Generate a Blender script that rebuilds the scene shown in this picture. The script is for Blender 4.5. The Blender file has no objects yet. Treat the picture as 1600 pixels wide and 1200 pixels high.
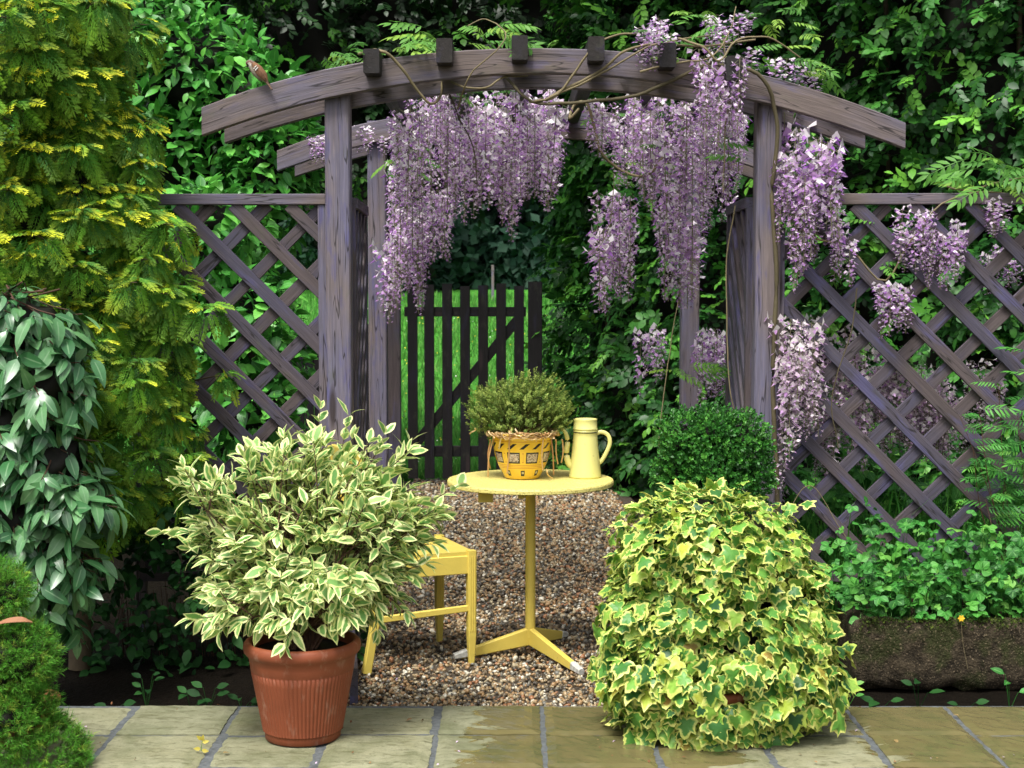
import bpy, math, random
import numpy as np
from mathutils import Matrix, Vector
from math import sin, cos, pi, radians

# ------------------------------------------------------------------ camera, sky, sun, exposure
rs = np.random.RandomState(7)
random.seed(7)
scene = bpy.context.scene
col = scene.collection
F = 2350.0; CAMH = 1.52; PITCH = math.atan(150 / F)
cam_d = bpy.data.cameras.new('camera'); cam = bpy.data.objects.new('camera', cam_d); col.objects.link(cam)
cam.location = (0, 0, CAMH); cam.rotation_euler = (pi / 2 - PITCH, 0, 0)
cam_d.lens = 36 * F / 1600; cam_d.sensor_width = 36; cam_d.clip_start = .05; cam_d.clip_end = 600
cam_d.dof.use_dof = True; cam_d.dof.focus_distance = 5.9; cam_d.dof.aperture_fstop = 9.0
scene.camera = cam
w = bpy.data.worlds.new('World'); scene.world = w; w.use_nodes = True
wt = w.node_tree; bg = wt.nodes['Background']
SUN_EL, SUN_AZ = radians(62), radians(205)      # azimuth clockwise from +Y
sky = wt.nodes.new('ShaderNodeTexSky'); sky.sky_type = 'NISHITA'; sky.sun_disc = False
sky.sun_elevation = SUN_EL; sky.sun_rotation = SUN_AZ; sky.dust_density = 6.0; sky.air_density = 1.0; sky.ozone_density = 1.0
hs = wt.nodes.new('ShaderNodeHueSaturation'); hs.inputs['Saturation'].default_value = .3
wt.links.new(sky.outputs[0], hs.inputs['Color']); wt.links.new(hs.outputs[0], bg.inputs[0])
bg.inputs[1].default_value = .115
sd = bpy.data.lights.new('sun', 'SUN'); sun = bpy.data.objects.new('sun', sd); col.objects.link(sun)
sd.energy = 1.8; sd.angle = radians(16); sd.color = (1, .97, .9)
sdir = Vector((sin(SUN_AZ) * cos(SUN_EL), cos(SUN_AZ) * cos(SUN_EL), sin(SUN_EL)))
sun.rotation_euler = sdir.to_track_quat('Z', 'Y').to_euler()
scene.view_settings.view_transform = 'Standard'; scene.view_settings.look = 'None'
scene.view_settings.exposure = 0.95; scene.view_settings.gamma = 1.0; scene.view_settings.use_curve_mapping = False
scene.render.engine = 'CYCLES'
scene.cycles.max_bounces = 6; scene.cycles.diffuse_bounces = 3; scene.cycles.transmission_bounces = 3
scene.cycles.glossy_bounces = 2; scene.cycles.caustics_reflective = False; scene.cycles.caustics_refractive = False

# ------------------------------------------------------------------ helpers
def P(px, py, Y):
    """point of the place at depth Y that stands at that spot of the view"""
    a = (px - 800) / F; b = -(py - 600) / F
    t = Y / (cos(PITCH) + b * sin(PITCH))
    return np.array([a * t, Y, CAMH + t * (-sin(PITCH) + b * cos(PITCH))])
def proj(p):
    d = p - np.array([0, 0, CAMH])
    f = d[..., 1] * cos(PITCH) - d[..., 2] * sin(PITCH); u = d[..., 1] * sin(PITCH) + d[..., 2] * cos(PITCH)
    return 800 + F * d[..., 0] / f, 600 - F * u / f, f
def X(px, Y): return (px - 800) * Y / F
def Z(py, Y): return P(800, py, Y)[2]
def A(*a): return np.array(a, float)
def nrmz(v): return v / np.maximum(np.linalg.norm(v, axis=-1, keepdims=True), 1e-9)

class Geo:
    """vertices, triangles and per-vertex attributes"""
    def __init__(s): s.V = []; s.T = []; s.at = {}; s.n = 0; s.M = []
    def add(s, V, T, m=0, **at):
        V = np.asarray(V, float).reshape(-1, 3); T = np.asarray(T, int).reshape(-1, 3)
        for k in set(s.at) | set(at):
            v = at.get(k, 0.0); v = np.asarray(v, float)
            dim3 = (k == 'gc' or k == 'pc')
            arr = np.broadcast_to(v, (len(V), 3) if dim3 else (len(V),))
            if k not in s.at: s.at[k] = [np.zeros((s.n, 3) if dim3 else (s.n,))]
            s.at[k].append(arr)
        s.V.append(V); s.T.append(T + s.n); s.M.append(np.full(len(T), m)); s.n += len(V)
    def arrays(s):
        return np.concatenate(s.V), np.concatenate(s.T), {k: np.concatenate(v) for k, v in s.at.items()}, np.concatenate(s.M)
def mesh_of(name, V, T, at, mats, M=None, smooth=True):
    me = bpy.data.meshes.new(name)
    me.vertices.add(len(V)); me.vertices.foreach_set('co', np.ascontiguousarray(V, dtype=np.float32).ravel())
    me.loops.add(len(T) * 3); me.loops.foreach_set('vertex_index', np.ascontiguousarray(T, dtype=np.int32).ravel())
    me.polygons.add(len(T)); me.polygons.foreach_set('loop_start', np.arange(0, len(T) * 3, 3, dtype=np.int32))
    for k, v in at.items():
        if v.ndim == 2: a = me.attributes.new(k, 'FLOAT_VECTOR', 'POINT'); a.data.foreach_set('vector', np.ascontiguousarray(v, dtype=np.float32).ravel())
        else: a = me.attributes.new(k, 'FLOAT', 'POINT'); a.data.foreach_set('value', np.ascontiguousarray(v, dtype=np.float32))
    for m in (mats if isinstance(mats, (list, tuple)) else [mats]): me.materials.append(m)
    if M is not None: me.polygons.foreach_set('material_index', np.ascontiguousarray(M, dtype=np.int32))
    me.polygons.foreach_set('use_smooth', np.full(len(T), smooth))
    me.update(calc_edges=True)
    return me
def thing(name, label, cat, loc=(0, 0, 0), group=None):
    o = bpy.data.objects.new(name, None); col.objects.link(o); o.location = loc; o.empty_display_size = .1
    o['label'] = label; o['category'] = cat
    if group: o['group'] = group
    return o
def tag(o, label, cat, group=None):
    o['label'] = label; o['category'] = cat
    if group: o['group'] = group
    return o
def root_of(o):
    while o.parent: o = o.parent
    return o
def obj(name, g, mats, parent=None, kind=None, smooth=False):
    """links geometry given in world coordinates as one object under parent"""
    V, T, at, M = g.arrays() if isinstance(g, Geo) else g
    off = np.array(root_of(parent).location) if parent else np.zeros(3)
    me = mesh_of(name, V - off, T, at, mats, M, smooth)
    o = bpy.data.objects.new(name, me); col.objects.link(o)
    if parent: o.parent = parent
    if kind: o['kind'] = kind
    return o

def sweep(g, pts, secs, closed=True, caps=True, gc0=None, up=None, verticalcut=False, m=0, **at):
    """pts (n,3); secs (n,k,2) cross sections (side, up)"""
    pts = np.asarray(pts, float); n = len(pts); secs = np.asarray(secs, float)
    if secs.ndim == 2: secs = np.repeat(secs[None], n, 0)
    k = secs.shape[1]
    tan = np.gradient(pts, axis=0); tan = nrmz(tan)
    upv = np.array(up if up is not None else (0, 0, 1.0))
    V = []; 
    for i in range(n):
        t = tan[i]
        if verticalcut: t = nrmz(np.array([t[0], t[1], 0]))
        s = np.cross(t, upv)
        if np.linalg.norm(s) < 1e-3: s = np.cross(t, np.array([0, 1.0, .01]))
        s = nrmz(s); u = np.cross(s, t)
        V.append(pts[i] + secs[i][:, :1] * s + secs[i][:, 1:] * u)
    V = np.concatenate(V); T = []
    for i in range(n - 1):
        for j in range(k):
            a = i * k + j; b = i * k + (j + 1) % k; c = a + k; d = b + k
            T += [(a, c, b), (b, c, d)]
    L = np.concatenate([[0], np.cumsum(np.linalg.norm(np.diff(pts, axis=0), axis=1))])
    o3 = rs.uniform(0, 40, 3) if gc0 is None else gc0
    gc = np.concatenate([np.column_stack([np.full(k, L[i]), secs[i][:, 0], secs[i][:, 1]]) for i in range(n)]) + o3
    if caps:
        base = len(V)
        V = np.concatenate([V, V[:k], V[-k:]]); gc = np.concatenate([gc, gc[:k], gc[-k:]])
        for j in range(1, k - 1):
            T.append((base, base + j, base + j + 1)); T.append((base + k, base + k + j + 1, base + k + j))
    g.add(V, T, m, gc=gc, **at)
def rect(w, h, c=.003):
    a, b = w / 2, h / 2
    return np.array([(-a + c, -b), (a - c, -b), (a, -b + c), (a, b - c), (a - c, b), (-a + c, b), (-a, b - c), (-a, -b + c)])
def bar(g, p0, p1, w, h, c=.003, up=None, m=0, w2=None, h2=None):
    s0 = rect(w, h, c); s1 = rect(w2 or w, h2 or h, c)
    sweep(g, [p0, p1], [s0, s1], up=up, m=m)
def circ(r, k=8): 
    a = np.arange(k) * 2 * pi / k
    return np.column_stack([cos_(a) * r, sin_(a) * r])
cos_ = np.cos; sin_ = np.sin
def tube(g, pts, r, k=8, m=0, **at):
    pts = np.asarray(pts, float); r = np.broadcast_to(r, (len(pts),))
    sweep(g, pts, np.array([circ(x, k) for x in r]), m=m, **at)
def smooth_line(pts, n=20):
    pts = np.asarray(pts, float); m = len(pts)
    if m < 3: 
        t = np.linspace(0, 1, n)[:, None]; return pts[0] * (1 - t) + pts[-1] * t
    p = np.vstack([2 * pts[0] - pts[1], pts, 2 * pts[-1] - pts[-2]]); out = []
    for u in np.linspace(0, m - 1 - 1e-6, n):
        i = int(u); t = u - i; a, b, c, d = p[i:i + 4]
        out.append(.5 * ((2 * b) + (-a + c) * t + (2 * a - 5 * b + 4 * c - d) * t * t + (-a + 3 * b - 3 * c + d) * t ** 3))
    return np.array(out)
def lathe(g, prof, c=(0, 0, 0), k=40, m=0, fl=None, **at):
    """prof list of (r,z); fl(z, angle)->radius offset"""
    prof = np.asarray(prof, float); n = len(prof); a = np.arange(k + 1) * 2 * pi / k
    V = np.zeros((n, k + 1, 3)); uv = np.zeros((n, k + 1, 3))
    for i, (r, z) in enumerate(prof):
        rr = r + (fl(z, a) if fl else 0)
        V[i, :, 0] = c[0] + rr * cos_(a); V[i, :, 1] = c[1] + rr * sin_(a); V[i, :, 2] = c[2] + z
        uv[i, :, 0] = a / (2 * pi); uv[i, :, 1] = z; uv[i, :, 2] = i / (n - 1)
    T = []
    for i in range(n - 1):
        for j in range(k):
            q = i * (k + 1) + j; T += [(q, q + 1, q + k + 1), (q + 1, q + k + 2, q + k + 1)]
    g.add(V.reshape(-1, 3), T, m, gc=uv.reshape(-1, 3), **at)
ICO = None
def ico(sub):
    import bmesh
    bm = bmesh.new(); bmesh.ops.create_icosphere(bm, subdivisions=sub, radius=1)
    V = np.array([v.co[:] for v in bm.verts]); T = np.array([[v.index for v in f.verts] for f in bm.faces]); bm.free(); return V, T
def vnoise(p, s=1.0, seed=0):
    """cheap smooth noise made of sines, p (...,3) -> about -1..1"""
    r = np.random.RandomState(seed); o = 0
    for i in range(5):
        k = r.normal(size=3) * s * (1 + i * .55); o = o + sin_(p @ k + r.uniform(0, 6.28)) / (1 + i * .4)
    return o / 2.4

# ------------------------------------------------------------------ materials
class NT:
    def __init__(s, name):
        s.mat = bpy.data.materials.new(name); s.mat.use_nodes = True; s.t = s.mat.node_tree; s.t.nodes.clear()
        s.out = s.n('ShaderNodeOutputMaterial')
    def n(s, ty, **kw):
        nd = s.t.nodes.new(ty)
        for k, v in kw.items(): setattr(nd, k, v)
        return nd
    def L(s, a, b):
        if isinstance(a, (int, float)): b.default_value = a
        elif isinstance(a, (tuple, list)): b.default_value = tuple(a) + ((1,) if len(a) == 3 and b.type == 'RGBA' else ())
        else: s.t.links.new(a, b)
    def m(s, op, a, b=0.0, c=0.0):
        nd = s.n('ShaderNodeMath', operation=op)
        s.L(a, nd.inputs[0]); s.L(b, nd.inputs[1])
        if op in ('MULTIPLY_ADD', 'COMPARE', 'SMOOTH_MIN'): s.L(c, nd.inputs[2])
        return nd.outputs[0]
    def mix(s, f, a, b, bt='MIX'):
        nd = s.n('ShaderNodeMix', data_type='RGBA', blend_type=bt)
        s.L(f, nd.inputs[0]); s.L(a, nd.inputs[6]); s.L(b, nd.inputs[7]); return nd.outputs[2]
    def ramp(s, f, stops, interp='LINEAR'):
        nd = s.n('ShaderNodeValToRGB'); nd.color_ramp.interpolation = interp; el = nd.color_ramp.elements
        while len(el) < len(stops): el.new(.5)
        for e, (p, c) in zip(el, stops): e.position = p; e.color = (c, c, c, 1) if isinstance(c, (int, float)) else tuple(c) + (1,)
        s.L(f, nd.inputs[0]); return nd.outputs[0]
    def attr(s, name, vec=False):
        nd = s.n('ShaderNodeAttribute', attribute_name=name); return nd.outputs['Vector' if vec else 'Fac']
    def noise(s, vec, sc, det=4, rough=.55, dist=0):
        nd = s.n('ShaderNodeTexNoise'); nd.inputs['Scale'].default_value = sc; nd.inputs['Detail'].default_value = det
        nd.inputs['Roughness'].default_value = rough; nd.inputs['Distortion'].default_value = dist
        if vec is not None: s.L(vec, nd.inputs['Vector'])
        return nd.outputs['Fac']
    def vor(s, vec, sc, feat='F1', out='Distance'):
        nd = s.n('ShaderNodeTexVoronoi', feature=feat); nd.inputs['Scale'].default_value = sc
        if vec is not None: s.L(vec, nd.inputs['Vector'])
        return nd.outputs[out]
    def vmul(s, v, k):
        nd = s.n('ShaderNodeVectorMath', operation='MULTIPLY'); s.L(v, nd.inputs[0]); nd.inputs[1].default_value = k; return nd.outputs[0]
    def pos(s): return s.n('ShaderNodeNewGeometry').outputs['Position']
    def xyz(s, v):
        nd = s.n('ShaderNodeSeparateXYZ'); s.L(v, nd.inputs[0]); return nd.outputs
    def bump(s, h, st=.3, d=.01, nrm=None):
        nd = s.n('ShaderNodeBump'); nd.inputs['Strength'].default_value = st; nd.inputs['Distance'].default_value = d
        s.L(h, nd.inputs['Height'])
        if nrm is not None: s.L(nrm, nd.inputs['Normal'])
        return nd.outputs[0]
    def pbr(s, colr, rough=.6, spec=.4, nrm=None, coat=0, metal=0, trans=None, tf=.3):
        b = s.n('ShaderNodeBsdfPrincipled'); s.L(colr, b.inputs['Base Color']); s.L(rough, b.inputs['Roughness'])
        b.inputs['Specular IOR Level'].default_value = spec; b.inputs['Coat Weight'].default_value = coat; b.inputs['Metallic'].default_value = metal
        if nrm is not None: s.L(nrm, b.inputs['Normal'])
        sh = b.outputs[0]
        if trans is not None:
            t = s.n('ShaderNodeBsdfTranslucent'); s.L(trans, t.inputs[0]); mx = s.n('ShaderNodeMixShader'); mx.inputs[0].default_value = tf
            s.L(sh, mx.inputs[1]); s.L(t.outputs[0], mx.inputs[2]); sh = mx.outputs[0]
        s.L(sh, s.out.inputs[0]); return s.mat
    def rnd(s):
        o = s.n('ShaderNodeObjectInfo'); return s.m('FRACT', s.m('ADD', s.attr('rnd'), o.outputs['Random']))

def leaf_mat(name, stops, rough=.42, spec=.45, tf=.22, tcol=None, rib=None, back=None, margin=None, mw=.35, blotch=.25):
    N = NT(name); r = N.rnd(); c = N.ramp(r, stops)
    nz = N.noise(N.pos(), 38, 2); c = N.mix(N.m('MULTIPLY', N.ramp(nz, [(.35, 0), (.7, 1)]), blotch), c, tuple(x * .55 for x in stops[0][1]))
    e = N.attr('edge')
    if rib: c = N.mix(N.ramp(e, [(.86, 0), (.97, .6)]), c, rib)
    if margin:
        ee = N.m('ADD', e, N.m('MULTIPLY', N.m('SUBTRACT', N.noise(N.pos(), 75, 2), .5), .55))
        ee = N.m('ADD', ee, N.m('MULTIPLY', N.m('SUBTRACT', N.m('FRACT', N.m('MULTIPLY', r, 7.3)), .5), .22))
        mm = N.ramp(ee, [(mw - .07, 1), (mw + .09, 0)])
        mc = N.ramp(N.m('FRACT', N.m('MULTIPLY', r, 13.7)), [(0, margin[0]), (1, margin[1])])
        c = N.mix(mm, c, mc)
    if back:
        bf = N.n('ShaderNodeNewGeometry').outputs['Backfacing']; c = N.mix(N.m('MULTIPLY', bf, .8), c, back)
    tr = N.mix(.5, c, tcol or (.12, .25, .03)) if tcol else c
    return N.pbr(c, rough, spec, trans=tr, tf=tf)
def wood_mat(name, a=(.125, .095, .088), b=(.10, .088, .125), blue=.6, dark=.6, rough=.62):
    N = NT(name); g = N.attr('gc', True)
    gr = N.noise(N.vmul(g, (2.2, 40, 40)), 1.6, 6, .62, .5)
    fine = N.noise(N.vmul(g, (5, 160, 160)), 1.5, 3, .6)
    big = N.noise(N.vmul(g, (1.6, 5, 5)), 1.2, 3)
    c = N.mix(N.ramp(big, [(.4, 0), (.6, 1)]), a, b)
    bl = N.noise(N.vmul(g, (3.5, 14, 14)), 1.3, 4)
    c = N.mix(N.m('MULTIPLY', N.ramp(bl, [(.56, 0), (.68, 1)]), blue), c, (.10, .095, .24))
    c = N.mix(N.m('MULTIPLY', N.ramp(gr, [(.38, 1), (.62, 0)]), dark), c, tuple(x * .38 for x in a))
    c = N.mix(N.ramp(fine, [(.55, 0), (.75, .35)]), c, tuple(min(1, x * 2.1) for x in a))
    cr = N.noise(N.vmul(g, (1.5, 22, 22)), 1.1, 2, .5); crk = N.m('ABSOLUTE', N.m('SUBTRACT', cr, .5)); c = N.mix(N.ramp(crk, [(.004, .8), (.012, 0)]), c, (.015, .012, .012))
    al = N.noise(N.vmul(g, (4, 9, 9)), 1.7, 5, .7); c = N.mix(N.ramp(al, [(.58, 0), (.72, .3)]), c, (.10, .11, .06))
    kn = N.vor(N.vmul(g, (1.1, 6, 6)), 1.4); c = N.mix(N.ramp(kn, [(.09, .85), (.17, 0)]), c, (.03, .02, .02))
    return N.pbr(c, N.ramp(gr, [(0, rough + .1), (1, rough - .1)]), .35, N.bump(N.m('ADD', gr, N.m('MULTIPLY', fine, .5)), .5, .004))
M_post = wood_mat('stained_wood', (.185, .150, .150), (.150, .142, .210), .8, .42)
M_beam = wood_mat('weathered_beam_wood', (.165, .130, .120), (.140, .126, .170), .5, .45)
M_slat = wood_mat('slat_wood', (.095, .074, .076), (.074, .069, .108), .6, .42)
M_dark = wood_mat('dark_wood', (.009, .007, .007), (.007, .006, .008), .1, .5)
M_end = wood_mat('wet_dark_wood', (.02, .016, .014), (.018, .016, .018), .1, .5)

def stem_mat(name, a, b, rough=.7):
    N = NT(name); c = N.mix(N.noise(N.pos(), 30, 3), a, b); return N.pbr(c, rough, .3, N.bump(N.noise(N.pos(), 120, 3), .4, .003))
M_bark = stem_mat('brown_bark', (.05, .035, .02), (.11, .085, .05))
M_vine = stem_mat('vine_bark', (.13, .11, .06), (.25, .20, .11))
M_vined = stem_mat('dark_vine', (.06, .05, .03), (.12, .10, .05))
M_shade_core_soil = stem_mat('shade_core_and_soil', (.004, .004, .002), (.010, .009, .005))  # near-black: shade inside the foliage as a colour; also the pot soil
M_redst = stem_mat('reddish_stem', (.09, .035, .025), (.06, .04, .02))

M_beech = leaf_mat('beech_leaf', [(0, (.010, .055, .011)), (.5, (.028, .13, .02)), (.8, (.07, .27, .035)), (1, (.2, .52, .06))], .45, .4, .2)
M_laurel = leaf_mat('fresh_green_leaf', [(0, (.035, .18, .03)), (.5, (.09, .38, .055)), (1, (.20, .58, .09))], .4, .45, .22, rib=(.15, .4, .08))
M_grey = leaf_mat('grey_green_leaf', [(0, (.025, .11, .035)), (.5, (.065, .21, .07)), (1, (.16, .35, .14))], .3, .7, .12, rib=(.24, .40, .22), back=(.14, .24, .13))
M_dog = leaf_mat('cream_edged_leaf', [(0, (.11, .28, .06)), (.5, (.20, .40, .11)), (1, (.38, .56, .19))], .5, .3, .25, margin=((.68, .74, .28), (.88, .88, .46)), mw=.50, blotch=.15)
M_ivy = leaf_mat('yellow_edged_ivy', [(0, (.02, .09, .025)), (.3, (.08, .26, .045)), (.6, (.18, .42, .06)), (.88, (.32, .54, .08)), (.97, (.52, .58, .07)), (1, (.45, .26, .07))], .42, .4, .2, margin=((.42, .55, .09), (.80, .78, .24)), mw=.24, blotch=.2)
M_box = leaf_mat('box_leaf', [(0, (.02, .10, .015)), (.6, (.05, .22, .03)), (1, (.12, .38, .05))], .4, .4, .15)
M_wleaf = leaf_mat('wisteria_leaf', [(0, (.06, .20, .03)), (.6, (.13, .34, .05)), (1, (.27, .46, .06))], .5, .35, .3)
M_weed = leaf_mat('weed_leaf', [(0, (.02, .11, .018)), (.5, (.055, .26, .04)), (.85, (.10, .36, .05)), (1, (.20, .46, .08))], .5, .3, .25, rib=(.2, .5, .12))
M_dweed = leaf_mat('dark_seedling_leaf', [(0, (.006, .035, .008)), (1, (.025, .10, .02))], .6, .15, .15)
M_herb = leaf_mat('herb_leaf', [(0, (.10, .17, .035)), (.5, (.22, .32, .06)), (1, (.42, .50, .12))], .6, .25, .2)
M_far = leaf_mat('haze_tinted_leaf', [(0, (.010, .035, .022)), (1, (.03, .085, .045))], .6, .2, .2)  # distance haze is put into this leaf colour as a blue tint
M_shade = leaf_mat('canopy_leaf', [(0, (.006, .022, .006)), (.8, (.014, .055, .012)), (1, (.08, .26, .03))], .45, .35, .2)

def conifer_mat():
    N = NT('golden_conifer_scales'); r = N.rnd(); y = N.attr('yg'); t = N.attr('tip')
    gcol = N.ramp(r, [(0, (.022, .10, .012)), (.5, (.055, .20, .018)), (1, (.14, .37, .026))])
    ycol = N.ramp(r, [(0, (.68, .74, .03)), (1, (.90, .86, .05))])
    f = N.m('MULTIPLY', N.ramp(t, [(.42, 0), (.92, 1)]), y)
    return N.pbr(N.mix(f, gcol, ycol), .6, .25, trans=N.mix(f, gcol, ycol), tf=.15)
M_gold = conifer_mat()
def dwarf_mat():
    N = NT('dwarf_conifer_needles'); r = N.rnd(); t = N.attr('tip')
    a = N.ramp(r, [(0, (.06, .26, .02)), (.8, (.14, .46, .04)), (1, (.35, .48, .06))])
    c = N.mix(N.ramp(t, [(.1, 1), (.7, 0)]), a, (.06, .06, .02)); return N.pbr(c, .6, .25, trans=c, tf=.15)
M_dwarf = dwarf_mat()
def petal_mat(name, pal, dp):
    N = NT(name); r = N.rnd(); p = N.attr('pt'); t = N.attr('tip')
    pale = N.ramp(N.attr('fr'), pal); deep = N.ramp(N.attr('fr'), dp)
    c = N.mix(p, pale, deep); c = N.mix(N.m('MULTIPLY', N.ramp(t, [(.65, 0), (1, .6)]), 1.0), c, (.30, .17, .34))
    c = N.mix(N.m('MULTIPLY', r, .18), c, N.mix(.6, c, (.40, .22, .55)))
    return N.pbr(c, .6, .25, trans=c, tf=.35)
M_petal = petal_mat('wisteria_petal', [(0, (.52, .28, .62)), (.32, (.82, .58, .84)), (.56, (.97, .87, .95)), (1, (1, .98, .99))], [(0, (.18, .05, .30)), (.5, (.42, .19, .56)), (1, (.70, .47, .78))])
M_petal2 = petal_mat('lit_wisteria_petal', [(0, (.66, .50, .62)), (.35, (.86, .74, .80)), (.6, (.96, .90, .90)), (1, (1, .97, .93))], [(0, (.36, .18, .40)), (.6, (.56, .38, .60)), (1, (.75, .6, .7))])  # whitened copy of the petal colours, standing in for light on the blossom
M_pstem = stem_mat('raceme_stalk', (.15, .18, .08), (.2, .16, .12))

def simple(name, colr, rough=.5, spec=.4, var=.15, sc=20, bump=0, bsc=80, coat=0, metal=0):
    N = NT(name); n = N.noise(N.pos(), sc, 4)
    c = N.mix(N.ramp(n, [(.3, 0), (.7, 1)]), tuple(x * (1 - var) for x in colr), tuple(min(1, x * (1 + var)) for x in colr))
    return N.pbr(c, rough, spec, N.bump(N.noise(N.pos(), bsc, 4), bump, .002) if bump else None, coat, metal)
# ------------------------------------------------------------------ foliage machinery
def leaf_t(w=.4, n=4, fold=.25, curl=.2, peak=.42, wave=0, stalk=.0, seed=0):
    r = np.random.RandomState(seed); V = []; E = []
    ys = np.linspace(0, 1, n + 1)
    for i, y in enumerate(ys):
        q = y ** (math.log(.5) / math.log(peak)); hw = w / 2 * sin(pi * q) ** .85 if 0 < i < n else 0
        zc = -curl * y * y; zz = zc + fold * hw + (r.uniform(-wave, wave) if hw else 0)
        yy = stalk + y * (1 - stalk)
        if hw: V += [(0, yy, zc), (-hw, yy, zz), (hw, yy, zc + fold * hw + (r.uniform(-wave, wave)))]; E += [1, 0, 0]
        else: V += [(0, yy, zc)]; E += [.4 if i == 0 else 0]
    T = []
    T += [(0, 1 + 0, 1 + 1), (0, 1 + 2, 1 + 0)]
    for i in range(1, n - 1):
        a = 1 + 3 * (i - 1); b = a + 3
        T += [(a, b, a + 1), (a + 1, b, b + 1), (a, a + 2, b), (a + 2, b + 2, b)]
    a = 1 + 3 * (n - 2); t = len(V) - 1
    T += [(a, t, a + 1), (a, a + 2, t)]
    if stalk:
        k = len(V); V += [(-.012, 0, .02), (.012, 0, .02)]; E += [1, 1]; T += [(k, k + 1, 0)]
    V = np.array(V, float); T = np.array(T)
    # face up +z
    nr = np.cross(V[T[:, 1]] - V[T[:, 0]], V[T[:, 2]] - V[T[:, 0]]); fl = nr[:, 2] < 0; T[fl] = T[fl][:, ::-1]
    return V, T, dict(edge=np.array(E, float))
def ivy_t(seed=0):
    r = np.random.RandomState(seed)
    half = [(-.20, -.12), (-.40, -.12), (-.55, .02), (-.42, .22), (-.46, .42), (-.50, .58), (-.29, .56), (-.17, .74)]
    pts = [(0, 0)] + half + [(0, .98)] + [(-x, y) for x, y in half[::-1]]
    pts = np.array(pts) * (1 + r.uniform(-.1, .1, (len(pts), 2))); n = len(pts)
    hub = np.array([0, .26]); inner = hub + (pts - hub) * .55
    V = np.vstack([pts, inner, hub]); d = np.linalg.norm(V - hub, axis=1)
    z = -.28 * d ** 2 + r.uniform(-.03, .03, len(V)); z[:n] += r.uniform(-.08, .10, n)
    E = np.concatenate([np.zeros(n), np.full(n, .48), [1]])
    T = []
    for i in range(n):
        j = (i + 1) % n; T += [(i, n + i, j), (j, n + i, n + j), (n + i, 2 * n, n + j)]
    V = np.column_stack([V, z]); T = np.array(T)
    nr = np.cross(V[T[:, 1]] - V[T[:, 0]], V[T[:, 2]] - V[T[:, 0]]); fl = nr[:, 2] < 0; T[fl] = T[fl][:, ::-1]
    return V, T, dict(edge=E)
def merge_t(parts):
    """parts: list of (template, 3x3, offset, extra attrs)"""
    V = []; T = []; at = {}; n = 0
    keys = set().union(*[set(p[0][2]) | set(p[3]) for p in parts])
    for (v, t, a), R, o, ex in parts:
        V.append(v @ np.asarray(R).T + o); T.append(t + n); n += len(v)
        for k in keys: at.setdefault(k, []).append(np.full(len(v), ex[k]) if k in ex else a.get(k, np.zeros(len(v))))
    return np.concatenate(V), np.concatenate(T), {k: np.concatenate(v) for k, v in at.items()}
def frame(d, nr, s=1.0):
    d = nrmz(np.asarray(d, float)); z = nr - d * np.sum(nr * d, -1, keepdims=True); z = nrmz(z); x = np.cross(d, z)
    R = np.stack([x, d, z], -1)
    return R * np.asarray(s)[..., None, None] if np.ndim(s) else R * s
def pinnate_t(pairs=5, w=.3, seed=0, droop=.25, ll=.34):
    r = np.random.RandomState(seed); lf = leaf_t(w, 3, .2, .15, .45); parts = []
    for i in range(pairs):
        y = .18 + .72 * i / (pairs - 1); z = -droop * y * y
        for s in (-1, 1):
            a = s * radians(62 - 18 * i / pairs + r.uniform(-8, 8)); d = A(sin(a), cos(a), -.35 + r.uniform(-.15, .15))
            parts.append((lf, frame(d, A(0, 0, 1.) + r.normal(size=3) * .15, ll * (1 - .35 * abs(i / pairs - .45))), A(0, y, z), {}))
    parts.append((lf, frame(A(0, 1, -.5), A(0, .3, 1.), ll), A(0, .93, -droop * .86), {}))
    parts.append((leaf_t(.02, 3, 0, droop, .5), np.eye(3), A(0, 0, 0), dict(edge=1.0)))
    return merge_t(parts)
def spray_t(yg, seed=0, pairs=8, sub=3):
    """fern-like flat conifer spray"""
    r = np.random.RandomState(seed); V = []; T = []; tp = []
    def dia(p, d, L, w, t0, t1):
        s = np.cross(d, A(0, 0, 1)); s = nrmz(s) * w; k = len(V); z = A(0, 0, .012)
        V.extend([p, p + d * L * .45 - s + z, p + d * L, p + d * L * .45 + s - z]); T.extend([(k, k + 2, k + 1), (k, k + 3, k + 2)]); tp.extend([t0, (t0 + t1) / 2, t1, (t0 + t1) / 2])
    def bend(y): return -.30 * y * y
    prev = A(0, 0, 0)
    for i in range(4):
        y = (i + 1) / 4; q = A(r.uniform(-.02, .02), y, bend(y)); d = q - prev; dia(prev, nrmz(d), np.linalg.norm(d) * 1.15, .02, y - .25, y); prev = q
    for i in range(pairs):
        y = .1 + .85 * i / pairs
        for s in (-1, 1):
            L = .48 * (1 - y) ** .7 * (.6 + y * .8) * r.uniform(.8, 1.15) + .06; a = s * radians(52 + r.uniform(-7, 7))
            d = nrmz(A(sin(a), cos(a), -.15 + r.uniform(-.12, .12))); p = A(0, y, bend(y)); dia(p, d, L, .02, y * .8, min(1, y * .8 + L))
            for j in range(sub):
                q = p + d * L * (.3 + .6 * j / sub)
                for s2 in (-1, 1):
                    a2 = a + s2 * radians(42); d2 = nrmz(A(sin(a2), cos(a2), -.2)); l2 = L * .36 * (1.1 - j / sub)
                    dia(q, d2, l2, .016, y * .8 + L * .5, min(1, y * .8 + L + .1))
    V = np.array(V); return V, np.array(T), dict(tip=np.array(tp), yg=np.full(len(V), yg))
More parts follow.
